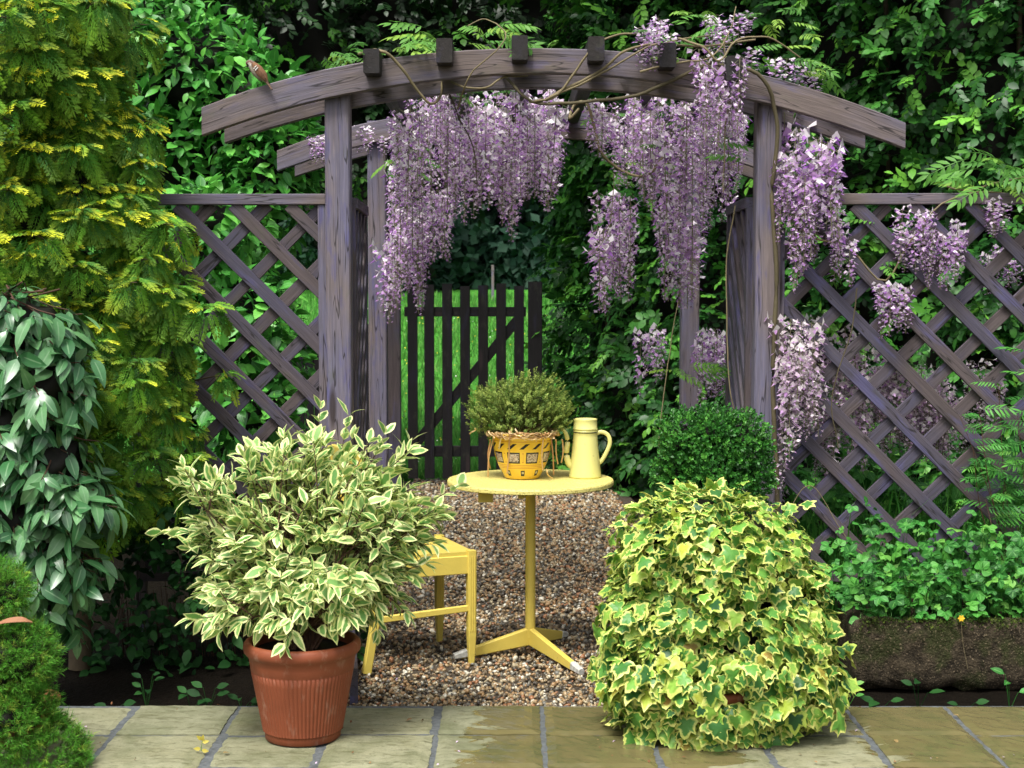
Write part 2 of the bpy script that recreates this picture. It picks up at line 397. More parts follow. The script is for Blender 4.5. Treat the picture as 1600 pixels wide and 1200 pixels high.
def tuft_t(seed=0, n=26, w=.05):
    r = np.random.RandomState(seed); V = []; T = []; tp = []
    for i in range(n):
        y0 = r.uniform(0, .6); a = r.uniform(0, 2 * pi); up = r.uniform(.7, 1.5); d = nrmz(A(cos(a), up, sin(a))); L = r.uniform(.3, .5)
        p = A(0, y0, 0); s = nrmz(np.cross(d, r.normal(size=3))) * w; k = len(V)
        V += [p - s * .6, p + s * .6, p + d * L]; T.append((k, k + 1, k + 2)); tp += [y0 * .6, y0 * .6, 1]
    return np.array(V), np.array(T), dict(tip=np.array(tp))
def sprig_t(seed=0, n=7, lw=.5, size=.28, stalkw=.02, spread=55):
    """short twig of small leaves"""
    r = np.random.RandomState(seed); lf = leaf_t(lw, 2, .2, .1, .5); parts = []
    for i in range(n):
        y = .1 + .85 * i / n; a = i * 2.4 + r.uniform(-.4, .4); th = radians(spread * (1.1 - .6 * i / n))
        d = A(cos(a) * sin(th), cos(th), sin(a) * sin(th)); parts.append((lf, frame(d, A(0, 1, .2) + r.normal(size=3) * .2, size * r.uniform(.8, 1.2)), A(0, y, 0), {}))
    parts.append((leaf_t(stalkw * 2, 2, 0, 0, .5), np.eye(3), A(0, 0, 0), dict(edge=1.0)))
    return merge_t(parts)
def flatspray_t(seed=0, n=8, lw=.62, ll=.36):
    """beech twig: leaves alternate in one plane"""
    r = np.random.RandomState(seed); lf = [leaf_t(lw, 3, .15, c, .48) for c in (.1, .25)]; parts = []
    for i in range(n):
        y = .12 + .78 * i / (n - 1); s = 1 if i % 2 else -1; a = s * radians(r.uniform(35, 70)) if i < n - 1 else 0
        parts.append((lf[i % 2], frame(A(sin(a), cos(a), r.uniform(-.4, .1)), A(r.uniform(-.3, .3), 0, 1.), ll * r.uniform(.75, 1.2)), A(0, y, -.15 * y * y), {}))
    parts.append((leaf_t(.02, 2, 0, .15, .5), np.eye(3), A(0, 0, 0), dict(edge=1.0)))
    return merge_t(parts)

FOL = []
def foliage(parent, piece, stuffname, temps, pos, d, nr, size, mat, n_ind=0, var=None):
    n = len(pos)
    if n == 0: return
    R = frame(d, nr, np.broadcast_to(size, (n,)).astype(float))
    if var is None: var = rs.randint(0, len(temps), n)
    FOL.append(dict(parent=parent, piece=piece, stuff=stuffname, temps=temps, pos=np.asarray(pos), R=R, var=var, mat=mat, n_ind=n_ind, rnd=rs.uniform(0, 1, n)))
def flush_foliage():
    CELL = 4.0; W = int(1600 / CELL); H = int(1200 / CELL)
    zb = np.full(W * H, 1e9); rec = []
    for f in FOL:
        n = len(f['pos']); f['vis'] = np.zeros(n); 
        for v, (V, T, at) in enumerate(f['temps']):
            idx = np.where(f['var'] == v)[0]
            if len(idx) == 0: continue
            c = V[T].mean(1); S = np.vstack([V, c]) if len(V) < 60 else V[::max(1, len(V) // 50)]
            p = np.einsum('nij,kj->nki', f['R'][idx], S) + f['pos'][idx][:, None]
            x, y, z = proj(p); ok = (x >= 0) & (x < 1600) & (y >= 0) & (y < 1200) & (z > .1)
            cell = (np.clip(y, 0, 1199) // CELL).astype(int) * W + (np.clip(x, 0, 1599) // CELL).astype(int)
            np.minimum.at(zb, cell[ok], z[ok]); rec.append((f, idx, cell, z, ok))
    for f, idx, cell, z, ok in rec:
        s = (ok & (z <= zb[cell] + .012)).astype(float)
        # distinct cells owned approximates the visible area
        f['vis'][idx] = s.sum(1) / s.shape[1] * (np.linalg.norm(f['R'][idx][:, :, 1], axis=1) / z.mean(1)) ** 2
    for f in FOL:
        off = np.array(root_of(f['parent']).location); mats = f['mat']; ni = min(f['n_ind'], 300)
        order = np.argsort(-f['vis']); ind = [i for i in order[:ni] if f['vis'][i] > 0]; rest = np.ones(len(order), bool); rest[ind] = False
        if ind:
            mes = [mesh_of(f['piece'], V, T, at, mats) for V, T, at in f['temps']]
            for i in ind:
                o = bpy.data.objects.new(f['piece'], mes[f['var'][i]]); M = Matrix.Identity(4)
                Rm = f['R'][i]; pp = f['pos'][i] - off
                M = Matrix([list(Rm[0]) + [pp[0]], list(Rm[1]) + [pp[1]], list(Rm[2]) + [pp[2]], [0, 0, 0, 1]])
                o.parent = f['parent']; o.matrix_basis = M; col.objects.link(o)
        if rest.any():
            VV = []; TT = []; AT = {}; n0 = 0
            for v, (V, T, at) in enumerate(f['temps']):
                idx = np.where((f['var'] == v) & rest)[0]
                if len(idx) == 0: continue
                p = np.einsum('nij,kj->nki', f['R'][idx], V) + f['pos'][idx][:, None] - off
                VV.append(p.reshape(-1, 3)); k = len(V)
                TT.append((T[None] + (np.arange(len(idx)) * k)[:, None, None] + n0).reshape(-1, 3)); n0 += len(idx) * k
                for kk, a in at.items(): AT.setdefault(kk, []).append(np.tile(a, len(idx)))
                AT.setdefault('rnd', []).append(np.repeat(f['rnd'][idx], k))
            me = mesh_of(f['stuff'], np.concatenate(VV), np.concatenate(TT), {k: np.concatenate(v) for k, v in AT.items()}, mats)
            o = bpy.data.objects.new(f['stuff'], me); o.parent = f['parent']; col.objects.link(o); o['kind'] = 'stuff'

def ell(px, py, Y, rx, ry, rz=None):
    """ellipsoid centred at a view spot, radii in view pixels (depth radius metres)"""
    s = Y / F; return (P(px, py, Y), A(rx * s, (rz if rz is not None else (rx + ry) / 2 * s), ry * s))
def blob_pts(blobs, n, shell=.3, lump=.14, seed=0, inside=.72, front=-.35):
    """points and outward normals spread through the outer shell of a union of lumpy ellipsoids"""
    r = np.random.RandomState(seed); ar = np.array([b[1][0] * b[1][2] + b[1][1] * b[1][2] for b in blobs]); w = r.choice(len(blobs), int(n * 2.2), p=ar / ar.sum())
    C = np.array([b[0] for b in blobs])[w]; R = np.array([b[1] for b in blobs])[w]
    d = nrmz(r.normal(size=(len(w), 3))); nn = nrmz(d / R)
    k = (1 - shell * r.uniform(0, 1, len(w)) ** 1.3) * (1 + lump * vnoise(d * 1.0 + w[:, None], 3.2, seed))
    p = C + d * R * k[:, None]
    keep = np.ones(len(w), bool)
    for i, b in enumerate(blobs):
        q = np.linalg.norm((p - b[0]) / b[1], axis=1); keep &= (q > inside) | (w == i)
    tc = nrmz(A(0, 0, CAMH) - p); keep &= (np.sum(nn * tc, 1) > front)
    keep &= p[:, 2] > -.02
    p, nn = p[keep], nn[keep]; return p[:n], nn[:n]
def cores(parent, blobs, mat, k=.62, seed=0, name='shade_core'):  # lumpy dark blobs; the plant's inner shade is put into their colour
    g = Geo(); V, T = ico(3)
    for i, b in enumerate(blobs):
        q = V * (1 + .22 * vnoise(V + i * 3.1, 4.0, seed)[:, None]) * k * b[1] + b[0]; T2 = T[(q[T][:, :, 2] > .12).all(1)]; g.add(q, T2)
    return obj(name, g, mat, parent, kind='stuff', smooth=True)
def rn(n, s=1.0): return rs.normal(size=(n, 3)) * s
UP = A(0, 0, 1.0)

# ================================================================== THE SETTING
def ground_mat():
    N = NT('meadow_and_soil'); p = N.pos(); x = N.xyz(p)
    soil = N.mix(N.noise(p, 25, 5), (.003, .0025, .002), (.012, .009, .006))
    gr = N.mix(N.noise(p, 1.3, 5), (.05, .21, .025), (.10, .36, .045))
    gr = N.mix(N.ramp(N.noise(N.vmul(p, (8, 2, 8)), 6, 4), [(.4, 0), (.7, .6)]), gr, (.03, .13, .02))
    f = N.ramp(N.m('ADD', N.m('MULTIPLY', N.m('SUBTRACT', x[1], 11.9), 1.0), N.m('MULTIPLY', N.noise(p, 5, 3), .4)), [(0, 0), (.4, 1)])
    return N.pbr(N.mix(f, soil, gr), .95, .05, N.bump(N.noise(p, 60, 5), .8, .03))
def hz(y): return .047 * (np.clip(y, 14, 46) - 14)      # the meadow rises gently away from the garden
g = Geo()
xs = np.concatenate([np.linspace(-150, -6, 8), np.linspace(-5, 5, 30), np.linspace(6, 150, 8)]); ys = np.concatenate([np.linspace(-150, 0, 6), np.linspace(1, 14, 40), np.linspace(16, 50, 18), np.linspace(60, 300, 6)])
gx, gy = np.meshgrid(xs, ys); gz = -.045 + .01 * sin_(gx * 9) * cos_(gy * 7) + hz(gy)
nx = len(xs); T = [t for j in range(len(ys) - 1) for i in range(nx - 1) for t in ((j * nx + i, j * nx + i + 1, (j + 1) * nx + i), (j * nx + i + 1, (j + 1) * nx + i + 1, (j + 1) * nx + i))]
ground = obj('ground', (np.column_stack([gx.ravel(), gy.ravel(), gz.ravel()]), np.array(T), {}, np.zeros(len(T))), ground_mat(), kind='structure', smooth=True)

# patio: bed of mortar and separate slabs
def slab_mat():
    N = NT('sandstone_slab'); p = N.pos(); o = N.n('ShaderNodeObjectInfo').outputs['Random']; x = N.xyz(p)
    c = N.ramp(o, [(0, (.165, .17, .10)), (.5, (.235, .23, .135)), (1, (.19, .18, .10))])
    c = N.mix(N.ramp(N.noise(p, 9, 6, .65, .4), [(.35, 0), (.75, .75)]), c, (.30, .30, .20))
    c = N.mix(N.ramp(N.noise(N.vmul(p, (1, 2.5, 1)), 14, 6, .7, 1.2), [(.5, 0), (.66, .75)]), c, (.075, .075, .03))
    c = N.mix(N.ramp(N.noise(p, 110, 3), [(.62, 0), (.72, .5)]), c, (.08, .07, .04))
    # rain-wet stain with its own ragged outline
    wn = N.m('ADD', N.m('MULTIPLY', N.m('SUBTRACT', N.noise(N.vmul(p, (1, 2.2, 1)), 4.5, 5, .6, .8), .5), 1.5), 0)
    wx = N.m('SUBTRACT', 1.0, N.m('POWER', N.m('ABSOLUTE', N.m('MULTIPLY', N.m('SUBTRACT', x[0], .28), 1.75)), 2.0))
    wx2 = N.m('SUBTRACT', 1.0, N.m('POWER', N.m('ABSOLUTE', N.m('MULTIPLY', N.m('SUBTRACT', x[0], 1.65), 1.6)), 2.0))
    wet = N.ramp(N.m('ADD', N.m('MAXIMUM', wx, wx2), wn), [(.42, 0), (.47, 1)])
    c = N.mix(wet, c, N.mix(.5, (.50, .44, .22), c, 'MULTIPLY'))
    c = N.mix(N.m('MULTIPLY', wet, .6), c, (.040, .032, .008))
    rgh = N.m('SUBTRACT', .75, N.m('MULTIPLY', wet, .66))
    h = N.m('MULTIPLY', N.m('ADD', N.noise(p, 22, 6, .6), N.m('MULTIPLY', N.noise(p, 150, 3), .25)), N.m('SUBTRACT', 1.0, N.m('MULTIPLY', wet, .8)))
    c = N.mix(N.ramp(N.noise(p, 3.2, 6, .7, .5), [(.48, 0), (.62, .5)]), c, (.075, .09, .035))
    return N.pbr(c, rgh, .4, N.bump(h, .6, .008))
M_slab = slab_mat()
M_mortar = simple('grey_mortar', (.10, .11, .115), .85, .3, .35, 60, .6, 200)
g = Geo(); bar(g, A(0, 2.2, -.03), A(0, 5.41, -.03), 7.2, .05); patio = obj('patio', g, M_mortar, kind='structure')
def slab_mesh(i):
    r = np.random.RandomState(i); n = 13; w = .350; g = np.zeros((n, n, 3))
    t = np.linspace(-.5, .5, n); t[0] += .001
    for a in range(n):
        for b in range(n):
            e = min(a, b, n - 1 - a, n - 1 - b); jx = r.uniform(-.0045, .003) if e == 0 else 0
            g[a, b] = (t[b] * w + jx, t[a] * w + jx, .0 - (.006 if e == 0 else 0) + r.uniform(-.0012, .0012))
    top = g.reshape(-1, 3); ring = [k for k in range(n)] + [k * n + n - 1 for k in range(1, n)] + [(n - 1) * n + k for k in range(n - 2, -1, -1)] + [k * n for k in range(n - 2, 0, -1)]
    V = np.vstack([top, top[ring] - A(0, 0, .03)]); T = []
    for a in range(n - 1):
        for b in range(n - 1): q = a * n + b; T += [(q, q + 1, q + n), (q + 1, q + n + 1, q + n)]
    m = len(ring)
    for k in range(m): T += [(ring[k], n * n + k, ring[(k + 1) % m]), (ring[(k + 1) % m], n * n + k, n * n + (k + 1) % m)]
    return mesh_of('paving_slab', V, np.array(T), {}, M_slab, smooth=False)
sl = [slab_mesh(i) for i in range(4)]
for r_ in range(8):
    for c_ in range(-9, 10):
        o = bpy.data.objects.new('paving_slab', sl[(r_ * 3 + c_) % 4]); o.parent = patio
        o.location = (-.075 + (c_ - .0) * .367, 5.225 - r_ * .357, 0.002 + rs.uniform(-.004, .004)); o.rotation_euler = (0, 0, rs.uniform(-.008, .008)); col.objects.link(o)

# gravel path
def gravel_mat():
    N = NT('river_gravel'); r = N.rnd()
    c = N.ramp(r, [(0, (.33, .20, .09)), (.16, (.13, .095, .055)), (.32, (.36, .26, .14)), (.48, (.15, .145, .12)), (.60, (.42, .35, .22)), (.70, (.05, .04, .028)), (.86, (.66, .62, .50)), (.94, (.32, .14, .06))], 'CONSTANT')
    c = N.mix(N.ramp(N.noise(N.pos(), 220, 2), [(.4, 0), (.7, .4)]), c, (.12, .09, .06))
    return N.pbr(c, .38, .5)
M_gravel = gravel_mat()
g = Geo(); n = 26; yy = np.linspace(5.42, 12.0, n)
def pathx(y): return (-.62 - .10 * (y - 5.4) * .25, .95 - (y - 5.4) * .03)
V = []; T = []
for i, y in enumerate(yy):
    for j, u in enumerate(np.linspace(0, 1, 12)):
        a, b = pathx(y); V.append((a - .1 + (b - a + .2) * u, y, -.028 + .006 * sin(y * 5 + j)))
for i in range(n - 1):
    for j in range(11): q = i * 12 + j; T += [(q, q + 1, q + 12), (q + 1, q + 13, q + 12)]
g.add(V, T); gravel_path = obj('gravel_path', g, simple('gravel_bed', (.07, .055, .04), .9, .2, .5, 150, 1, 200), kind='structure', smooth=True)
iv, it = ico(1); pts = []
tot = 24000; yv = 5.43 + (12.0 - 5.43) * rs.uniform(0, 1, tot) ** 1.25
pa = np.array([pathx(y) for y in yv]); xv = pa[:, 0] + (pa[:, 1] - pa[:, 0]) * rs.uniform(0, 1, tot)
sz = .0062 * (1 + .9 * rs.uniform(0, 1, tot) ** 2) * (1 + (yv - 5.4) * .09)
zz = -.026 + rs.uniform(0, .012, tot)
pp = np.column_stack([xv, yv, zz]); dd = rn(tot); nn = rn(tot) * .5 + UP
Rr = frame(dd, nn, sz); Rr[:, :, 0] *= rs.uniform(.7, 1.3, tot)[:, None]; Rr[:, :, 1] *= rs.uniform(.9, 1.6, tot)[:, None]; Rr[:, :, 2] *= rs.uniform(.5, .8, tot)[:, None]
V = (np.einsum('nij,kj->nki', Rr, iv) + pp[:, None]).reshape(-1, 3); k = len(iv)
T = (it[None] + (np.arange(tot) * k)[:, None, None]).reshape(-1, 3)
obj('gravel', (V, T, dict(rnd=np.repeat(rs.uniform(0, 1, tot), k)), np.zeros(len(T))), M_gravel, kind='stuff', smooth=True)
# meadow grass beyond the gate
nb = 26000; y = 12.1 + 30 * rs.uniform(0, 1, nb) ** 1.7; x = rs.uniform(-1, 1, nb) * (1.6 + (y - 12) * .14) - .1 - (y - 12) * .03
h = rs.uniform(.06, .17, nb) * (1 + (y - 12) * .02); wd = .006 * (1 + (y - 12) * .12); ang = rs.uniform(0, pi, nb); ln = rs.normal(size=(nb, 2)) * .04
b = np.column_stack([x, y, hz(y) - .05]); s = np.column_stack([cos_(ang) * wd, sin_(ang) * wd, 0 * wd])
V = np.stack([b - s, b + s, b + np.column_stack([ln[:, 0], ln[:, 1], h])], 1).reshape(-1, 3); T = np.arange(nb * 3).reshape(-1, 3)
M_grass = leaf_mat('meadow_grass_blade', [(0, (.05, .20, .03)), (.7, (.10, .33, .05)), (1, (.22, .42, .10))], .6, .25, .3)
obj('meadow_grass', (V, T, dict(rnd=np.repeat(rs.uniform(0, 1, nb), 3), edge=np.zeros(nb * 3)), np.zeros(nb)), M_grass, kind='stuff')
N = NT('wildflower_petals'); M_wild = N.pbr(N.ramp(N.rnd(), [(0, (.75, .62, .05)), (.55, (.8, .8, .75))], 'CONSTANT'), .6, .2)
nb = 420; y = 12.3 + 22 * rs.uniform(0, 1, nb) ** 1.4; x = rs.uniform(-1, 1, nb) * (1.3 + (y - 12) * .12); fl = leaf_t(.9, 3, .1, .1, .5)
c = np.column_stack([x, y, hz(y) + rs.uniform(.05, .2, nb)]); V, T, _ = fl
R = frame(rn(nb), rn(nb, .5) + A(0, -1, .6), .013 * (1 + (y - 12) * .05)); VV = (np.einsum('nij,kj->nki', R, V) + c[:, None]).reshape(-1, 3)
obj('meadow_flowers', (VV, (T[None] + (np.arange(nb) * len(V))[:, None, None]).reshape(-1, 3), dict(rnd=np.repeat(rs.uniform(0, 1, nb), len(V))), np.zeros(nb * len(T))), M_wild, kind='stuff')

# ------------------------------------------------------------------ background hedge and trees
def hedge(name, label, path, z0, z1, nspray, temps, mat, depth=.35, size=.17, seed=3, nind=0, amp=.22, cat='hedge', core=True, sparse=0, parentloc=None):
    path = np.asarray(path, float); L = np.concatenate([[0], np.cumsum(np.linalg.norm(np.diff(path, axis=0), axis=1))])
    mid = path[len(path) // 2]; t = thing(name, label, cat, (mid[0], mid[1], z0))
    def at(u):
        x = np.interp(u, L, path[:, 0]); y = np.interp(u, L, path[:, 1]); e = .02
        dx = np.interp(u + e, L, path[:, 0]) - np.interp(u - e, L, path[:, 0]); dy = np.interp(u + e, L, path[:, 1]) - np.interp(u - e, L, path[:, 1])
        nn = nrmz(np.column_stack([dy, -dx, 0 * dx])); return np.column_stack([x, y, 0 * x]), nn
    u = rs.uniform(0, L[-1], nspray); z = rs.uniform(z0, z1, nspray); b, nn = at(u)
    q = np.column_stack([u, z, 0 * z]); bulge = amp * vnoise(q, 1.7, seed) + amp * .55 * vnoise(q, 4.5, seed + 1)
    if sparse: keep = vnoise(q, 5.0, seed + 2) > sparse; u, z, b, nn, bulge = u[keep], z[keep], b[keep], nn[keep], bulge[keep]
    m = len(u); dep = depth * rs.uniform(0, 1, m) ** 1.2
    p = b + nn * (bulge - dep)[:, None]; p[:, 2] = z
    d = nn * .8 + rn(m, .55) + UP * rs.uniform(-.5, .15, m)[:, None]; nr = UP * .9 + nn * .7 + rn(m, .35)
    foliage(t, 'leaf_spray', 'foliage', temps, p, d, nr, size * rs.uniform(.75, 1.3, m), mat, nind)
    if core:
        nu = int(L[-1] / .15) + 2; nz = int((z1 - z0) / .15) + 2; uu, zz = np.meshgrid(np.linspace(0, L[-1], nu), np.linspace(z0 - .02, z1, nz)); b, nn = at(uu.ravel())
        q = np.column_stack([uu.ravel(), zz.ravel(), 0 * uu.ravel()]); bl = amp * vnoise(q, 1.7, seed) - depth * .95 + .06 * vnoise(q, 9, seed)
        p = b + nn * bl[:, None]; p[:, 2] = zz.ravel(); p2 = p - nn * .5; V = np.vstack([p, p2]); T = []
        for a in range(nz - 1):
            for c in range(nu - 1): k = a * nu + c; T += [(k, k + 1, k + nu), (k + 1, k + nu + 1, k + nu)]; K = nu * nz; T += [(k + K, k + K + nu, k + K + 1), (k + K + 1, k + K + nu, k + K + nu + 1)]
        obj('shade_core', (V, np.array(T), {}, np.zeros(len(T))), M_shade_core_soil, t, kind='stuff', smooth=True)  # dark backing sheet, its colour stands for the shade between leaves
    g = Geo()
    for uu in np.arange(.3, L[-1], .9):
        b, nn = at(np.array([uu])); q = b[0] - nn[0] * depth * .8; tube(g, smooth_line([q + A(0, 0, z0), q + A(.05, 0, (z0 + z1) / 2), q + A(-.04, 0, z1 - .1)], 5), np.linspace(.03, .015, 5), 5)
    if z0 <= 0: obj('stems', g, M_bark, t, kind='stuff', smooth=True)
    return t
BE = [flatspray_t(i) for i in range(5)]
hedge('beech_hedge', 'tall dark green beech hedge filling the background right of the gate', [(.42, 13.0), (.40, 11.9), (.75, 11.2), (1.6, 10.4), (3.0, 9.2), (5.2, 8.3)], -.03, 4.9, 8800, BE, M_beech, .4, .17, 3, 300, .24)
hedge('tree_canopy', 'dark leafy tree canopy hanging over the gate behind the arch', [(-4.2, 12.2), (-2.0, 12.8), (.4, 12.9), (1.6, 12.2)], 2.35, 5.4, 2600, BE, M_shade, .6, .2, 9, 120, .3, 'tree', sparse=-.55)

# boughs added mostly above the view to shade the hedge and path
ot = thing('added_shading_boughs', 'added leafy boughs, mostly unseen, shading the path between arch and gate', 'tree', (-3.4, 11.6, -.04))
bl = [(A(x_, y_, z_), A(a_, b_, .42)) for x_, y_, z_, a_, b_ in ((-1.6, 10.8, 4.35, 1.3, 1.0), (.2, 10.6, 4.3, 1.3, 1.1), (1.7, 10.2, 4.35, 1.1, 1.0), (.1, 11.8, 4.2, 1.6, .8), (-2.6, 11.6, 4.1, 1.2, .8))]
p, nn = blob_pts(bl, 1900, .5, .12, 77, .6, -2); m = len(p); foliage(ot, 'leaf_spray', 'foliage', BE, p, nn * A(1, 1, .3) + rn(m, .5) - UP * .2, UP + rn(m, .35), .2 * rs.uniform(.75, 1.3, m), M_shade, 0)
g = Geo(); tube(g, smooth_line([A(-3.4, 11.6, -.04), A(-3.3, 11.6, 2.2), A(-2.9, 11.5, 4.2)], 8), np.linspace(.16, .10, 8), 9); obj('trunk', g, M_bark, ot, smooth=True)
for e in ((.2, 10.6, 4.3), (1.7, 10.2, 4.35), (.1, 11.8, 4.2)): g = Geo(); tube(g, smooth_line([A(-3.0, 11.5, 3.6), A(-1.6, 11.2, 4.3), A(*e)], 9), np.linspace(.07, .015, 9), 7); obj('added_bough', g, M_bark, ot, smooth=True)

# far trees across the meadow
def tree(x, y, h, r, label, mat, n, seed):
    h0 = hz(y) - .05
    t = thing('field_tree', label, 'tree', (x, y, h0), 'trees across the meadow')
    g = Geo(); tube(g, [A(x, y, h0 - .05), A(x + .2, y, h * .35), A(x, y, h * .8)], [h * .035, h * .025, h * .008], 7); obj('trunk', g, M_bark, t, smooth=True)
    r_ = np.random.RandomState(seed); bl = []
    for i in range(9):
        a = r_.uniform(0, 6.28); q = r_.uniform(.1, .62); zz = r_.uniform(.18, .85) * h; bl.append((A(x + cos(a) * r * q, y + sin(a) * r * q, zz), A(1, 1, .8) * r * r_.uniform(.38, .6)))
    p, nn = blob_pts(bl, n, .35, .2, seed); m = len(p)
    foliage(t, 'leaf', 'crown', [sprig_t(i, 6, .7, .5) for i in range(3)], p, nn + rn(m, .5), UP + nn * .5 + rn(m, .4), h * .055 * rs.uniform(.7, 1.3, m), mat, 0)
    cores(t, bl, M_shade_core_soil, .7, seed, 'branches_or_core')  # core blobs coloured dark for the shade inside the crown
tree(-5.2, 47, 9, 4.2, 'rounded haze-tinted green tree across the meadow, leftmost of the far trees', M_far, 1800, 1)
tree(1.1, 52, 10, 4.0, 'rounded haze-tinted tree across the meadow straight above the gate', M_far, 1800, 2)
tree(-1.9, 58, 10.5, 4.6, 'far tree across the meadow seen through hanging blossom', M_far, 1800, 3)
tree(6.0, 50, 9.5, 4.6, 'far tree across the meadow mostly behind the beech hedge', M_far, 800, 4)
t = thing('fence_stake', 'thin pale wooden stake standing in the meadow behind the gate', 'stake', (X(770, 40), 40, hz(40) - .05)); g = Geo(); bar(g, A(X(770, 40), 40, hz(40) - .1), A(X(770, 40), 40, Z(414, 40)), .07, .07, up=(0, 1, 0)); obj('post', g, M_post, t)
g = Geo(); 
# field hedge line
hedge('field_hedge', 'low dark hedge along the far edge of the meadow', [(-30, 48), (30, 48)], hz(48) - .05, 3.3, 3400, [sprig_t(i, 6, .7, .5) for i in range(3)], M_far, .8, .8, 5, 0, .5)

# ------------------------------------------------------------------ gate and board fence
GY = 11.75
gate = thing('garden_gate', 'dark picket garden gate with diagonal brace, open to the bright meadow', 'gate', (X(730, GY), GY, -.03))
gx0, gx1 = X(632, GY), X(822, GY)
px = [645, 671, 699, 727, 755, 783, 811]
for q in px:
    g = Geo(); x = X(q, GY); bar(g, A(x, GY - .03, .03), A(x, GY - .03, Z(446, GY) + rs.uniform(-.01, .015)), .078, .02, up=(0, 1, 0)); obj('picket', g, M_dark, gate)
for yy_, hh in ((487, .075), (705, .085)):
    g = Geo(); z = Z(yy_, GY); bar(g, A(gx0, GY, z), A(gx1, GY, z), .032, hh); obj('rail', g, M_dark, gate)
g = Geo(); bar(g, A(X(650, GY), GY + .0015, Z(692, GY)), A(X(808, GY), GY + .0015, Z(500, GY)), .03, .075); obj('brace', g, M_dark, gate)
for i, (q, nm) in enumerate(((615, 'square purple-grey gate post on the left of the picket gate'), (836, 'dark gate post between the picket gate and the beech hedge'))):
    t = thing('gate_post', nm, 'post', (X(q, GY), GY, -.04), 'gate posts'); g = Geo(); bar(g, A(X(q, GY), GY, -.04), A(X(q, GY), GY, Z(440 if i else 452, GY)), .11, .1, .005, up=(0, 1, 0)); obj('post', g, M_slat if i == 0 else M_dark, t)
bf = thing('board_fence', 'low fence of dark upright boards left of the gate behind the trellis', 'fence', (-1.9, GY, -.04))
for q in np.arange(395, 604, 14.6):
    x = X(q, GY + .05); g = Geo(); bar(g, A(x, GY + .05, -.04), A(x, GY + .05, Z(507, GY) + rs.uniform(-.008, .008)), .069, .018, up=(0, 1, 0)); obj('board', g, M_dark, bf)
for z in (.25, .95):
    g = Geo(); bar(g, A(X(388, GY), GY + .08, z), A(X(603, GY), GY + .08, z), .035, .08); obj('rail', g, M_dark, bf)

# ------------------------------------------------------------------ arched pergola
PX0, PX1 = X(531, 6.41), X(1196, 6.41); RX0, RX1 = X(591, 8.75), X(1077, 8.75)
perg = thing('arched_pergola', 'purple-grey timber garden arch with curved double beams over the path', 'pergola', (.17, 7.5, -.04))
top = np.array([(315, 169), (400, 135), (500, 108), (600, 92), (700, 82), (812, 77), (930, 77), (1000, 81), (1100, 95), (1170, 110), (1250, 135), (1330, 162), (1416, 190)], float)
bot = np.array([(315, 214), (400, 180), (500, 153), (560, 145), (650, 132), (760, 118), (870, 114), (960, 118), (1050, 128), (1130, 148), (1200, 163), (1300, 191), (1416, 232)], float)
def arch(name_, x0, x1, Yf, th, fx=lambda x: x, fy=lambda x, y: y, n=30):
    g = Geo(); pts = []; secs = []
    for x in np.linspace(x0, x1, n):
        xo = x; yt = np.interp(xo, top[:, 0], top[:, 1]); yb = np.interp(xo, bot[:, 0], bot[:, 1])
        # smooth interpolation with quadratic fits keeps the curve fair
        yt = .25 * yt + .75 * np.polyval(PT, xo); yb = .25 * yb + .75 * np.polyval(PB, xo)
        a = P(fx(x), fy(x, yt), Yf); b = P(fx(x), fy(x, yb), Yf); pts.append((a + b) / 2 + A(0, th / 2, 0)); secs.append(rect(th, a[2] - b[2], .004))
    sweep(g, pts, secs, verticalcut=True); return obj(name_, g, M_beam, perg)
PT = np.polyfit(top[:, 0], top[:, 1], 4); PB = np.polyfit(bot[:, 0], bot[:, 1], 4)
arch('beam', 315, 1415, 6.315, .042)
arch('beam', 340, 1362, 6.466, .042, fx=lambda x: 865 + (x - 865) * .98, fy=lambda x, y: 450 - (450 - y) * .977 + 15)
k = 6.315 / 8.66
arch('beam', 315, 1415, 8.655, .042, fx=lambda x: 834 + (x - 865) * k, fy=lambda x, y: 450 - (450 - y) * k - 9)
arch('beam', 345, 1390, 8.805, .042, fx=lambda x: 834 + (x - 865) * k * .985, fy=lambda x, y: 450 - (450 - y) * k * .98 + 4)
def post(px_, Y, ytop, wd=.104):
    g = Geo(); x = X(px_, Y); n = 7
    bar(g, A(x, Y, -.045), A(x, Y, Z(ytop, Y)), wd, .1, .006, up=(0, 1, 0)); return obj('post', g, M_post, perg)
post(531, 6.41, 122); post(1196, 6.41, 135); post(591, 8.75, 190, .106); post(1077, 8.75, 186, .103)
for i, (q, yt, yb) in enumerate([(580, 78, 112), (694, 61, 96), (812, 56, 92), (932, 57, 94), (1044, 67, 104), (1148, 88, 124)]):
    g = Geo(); a = P(q, (yt + yb) / 2, 6.20); b = A(a[0], 8.95, a[2] + .015); bar(g, a, b, .066, .098, .004); obj('crossbar', g, M_end, perg)

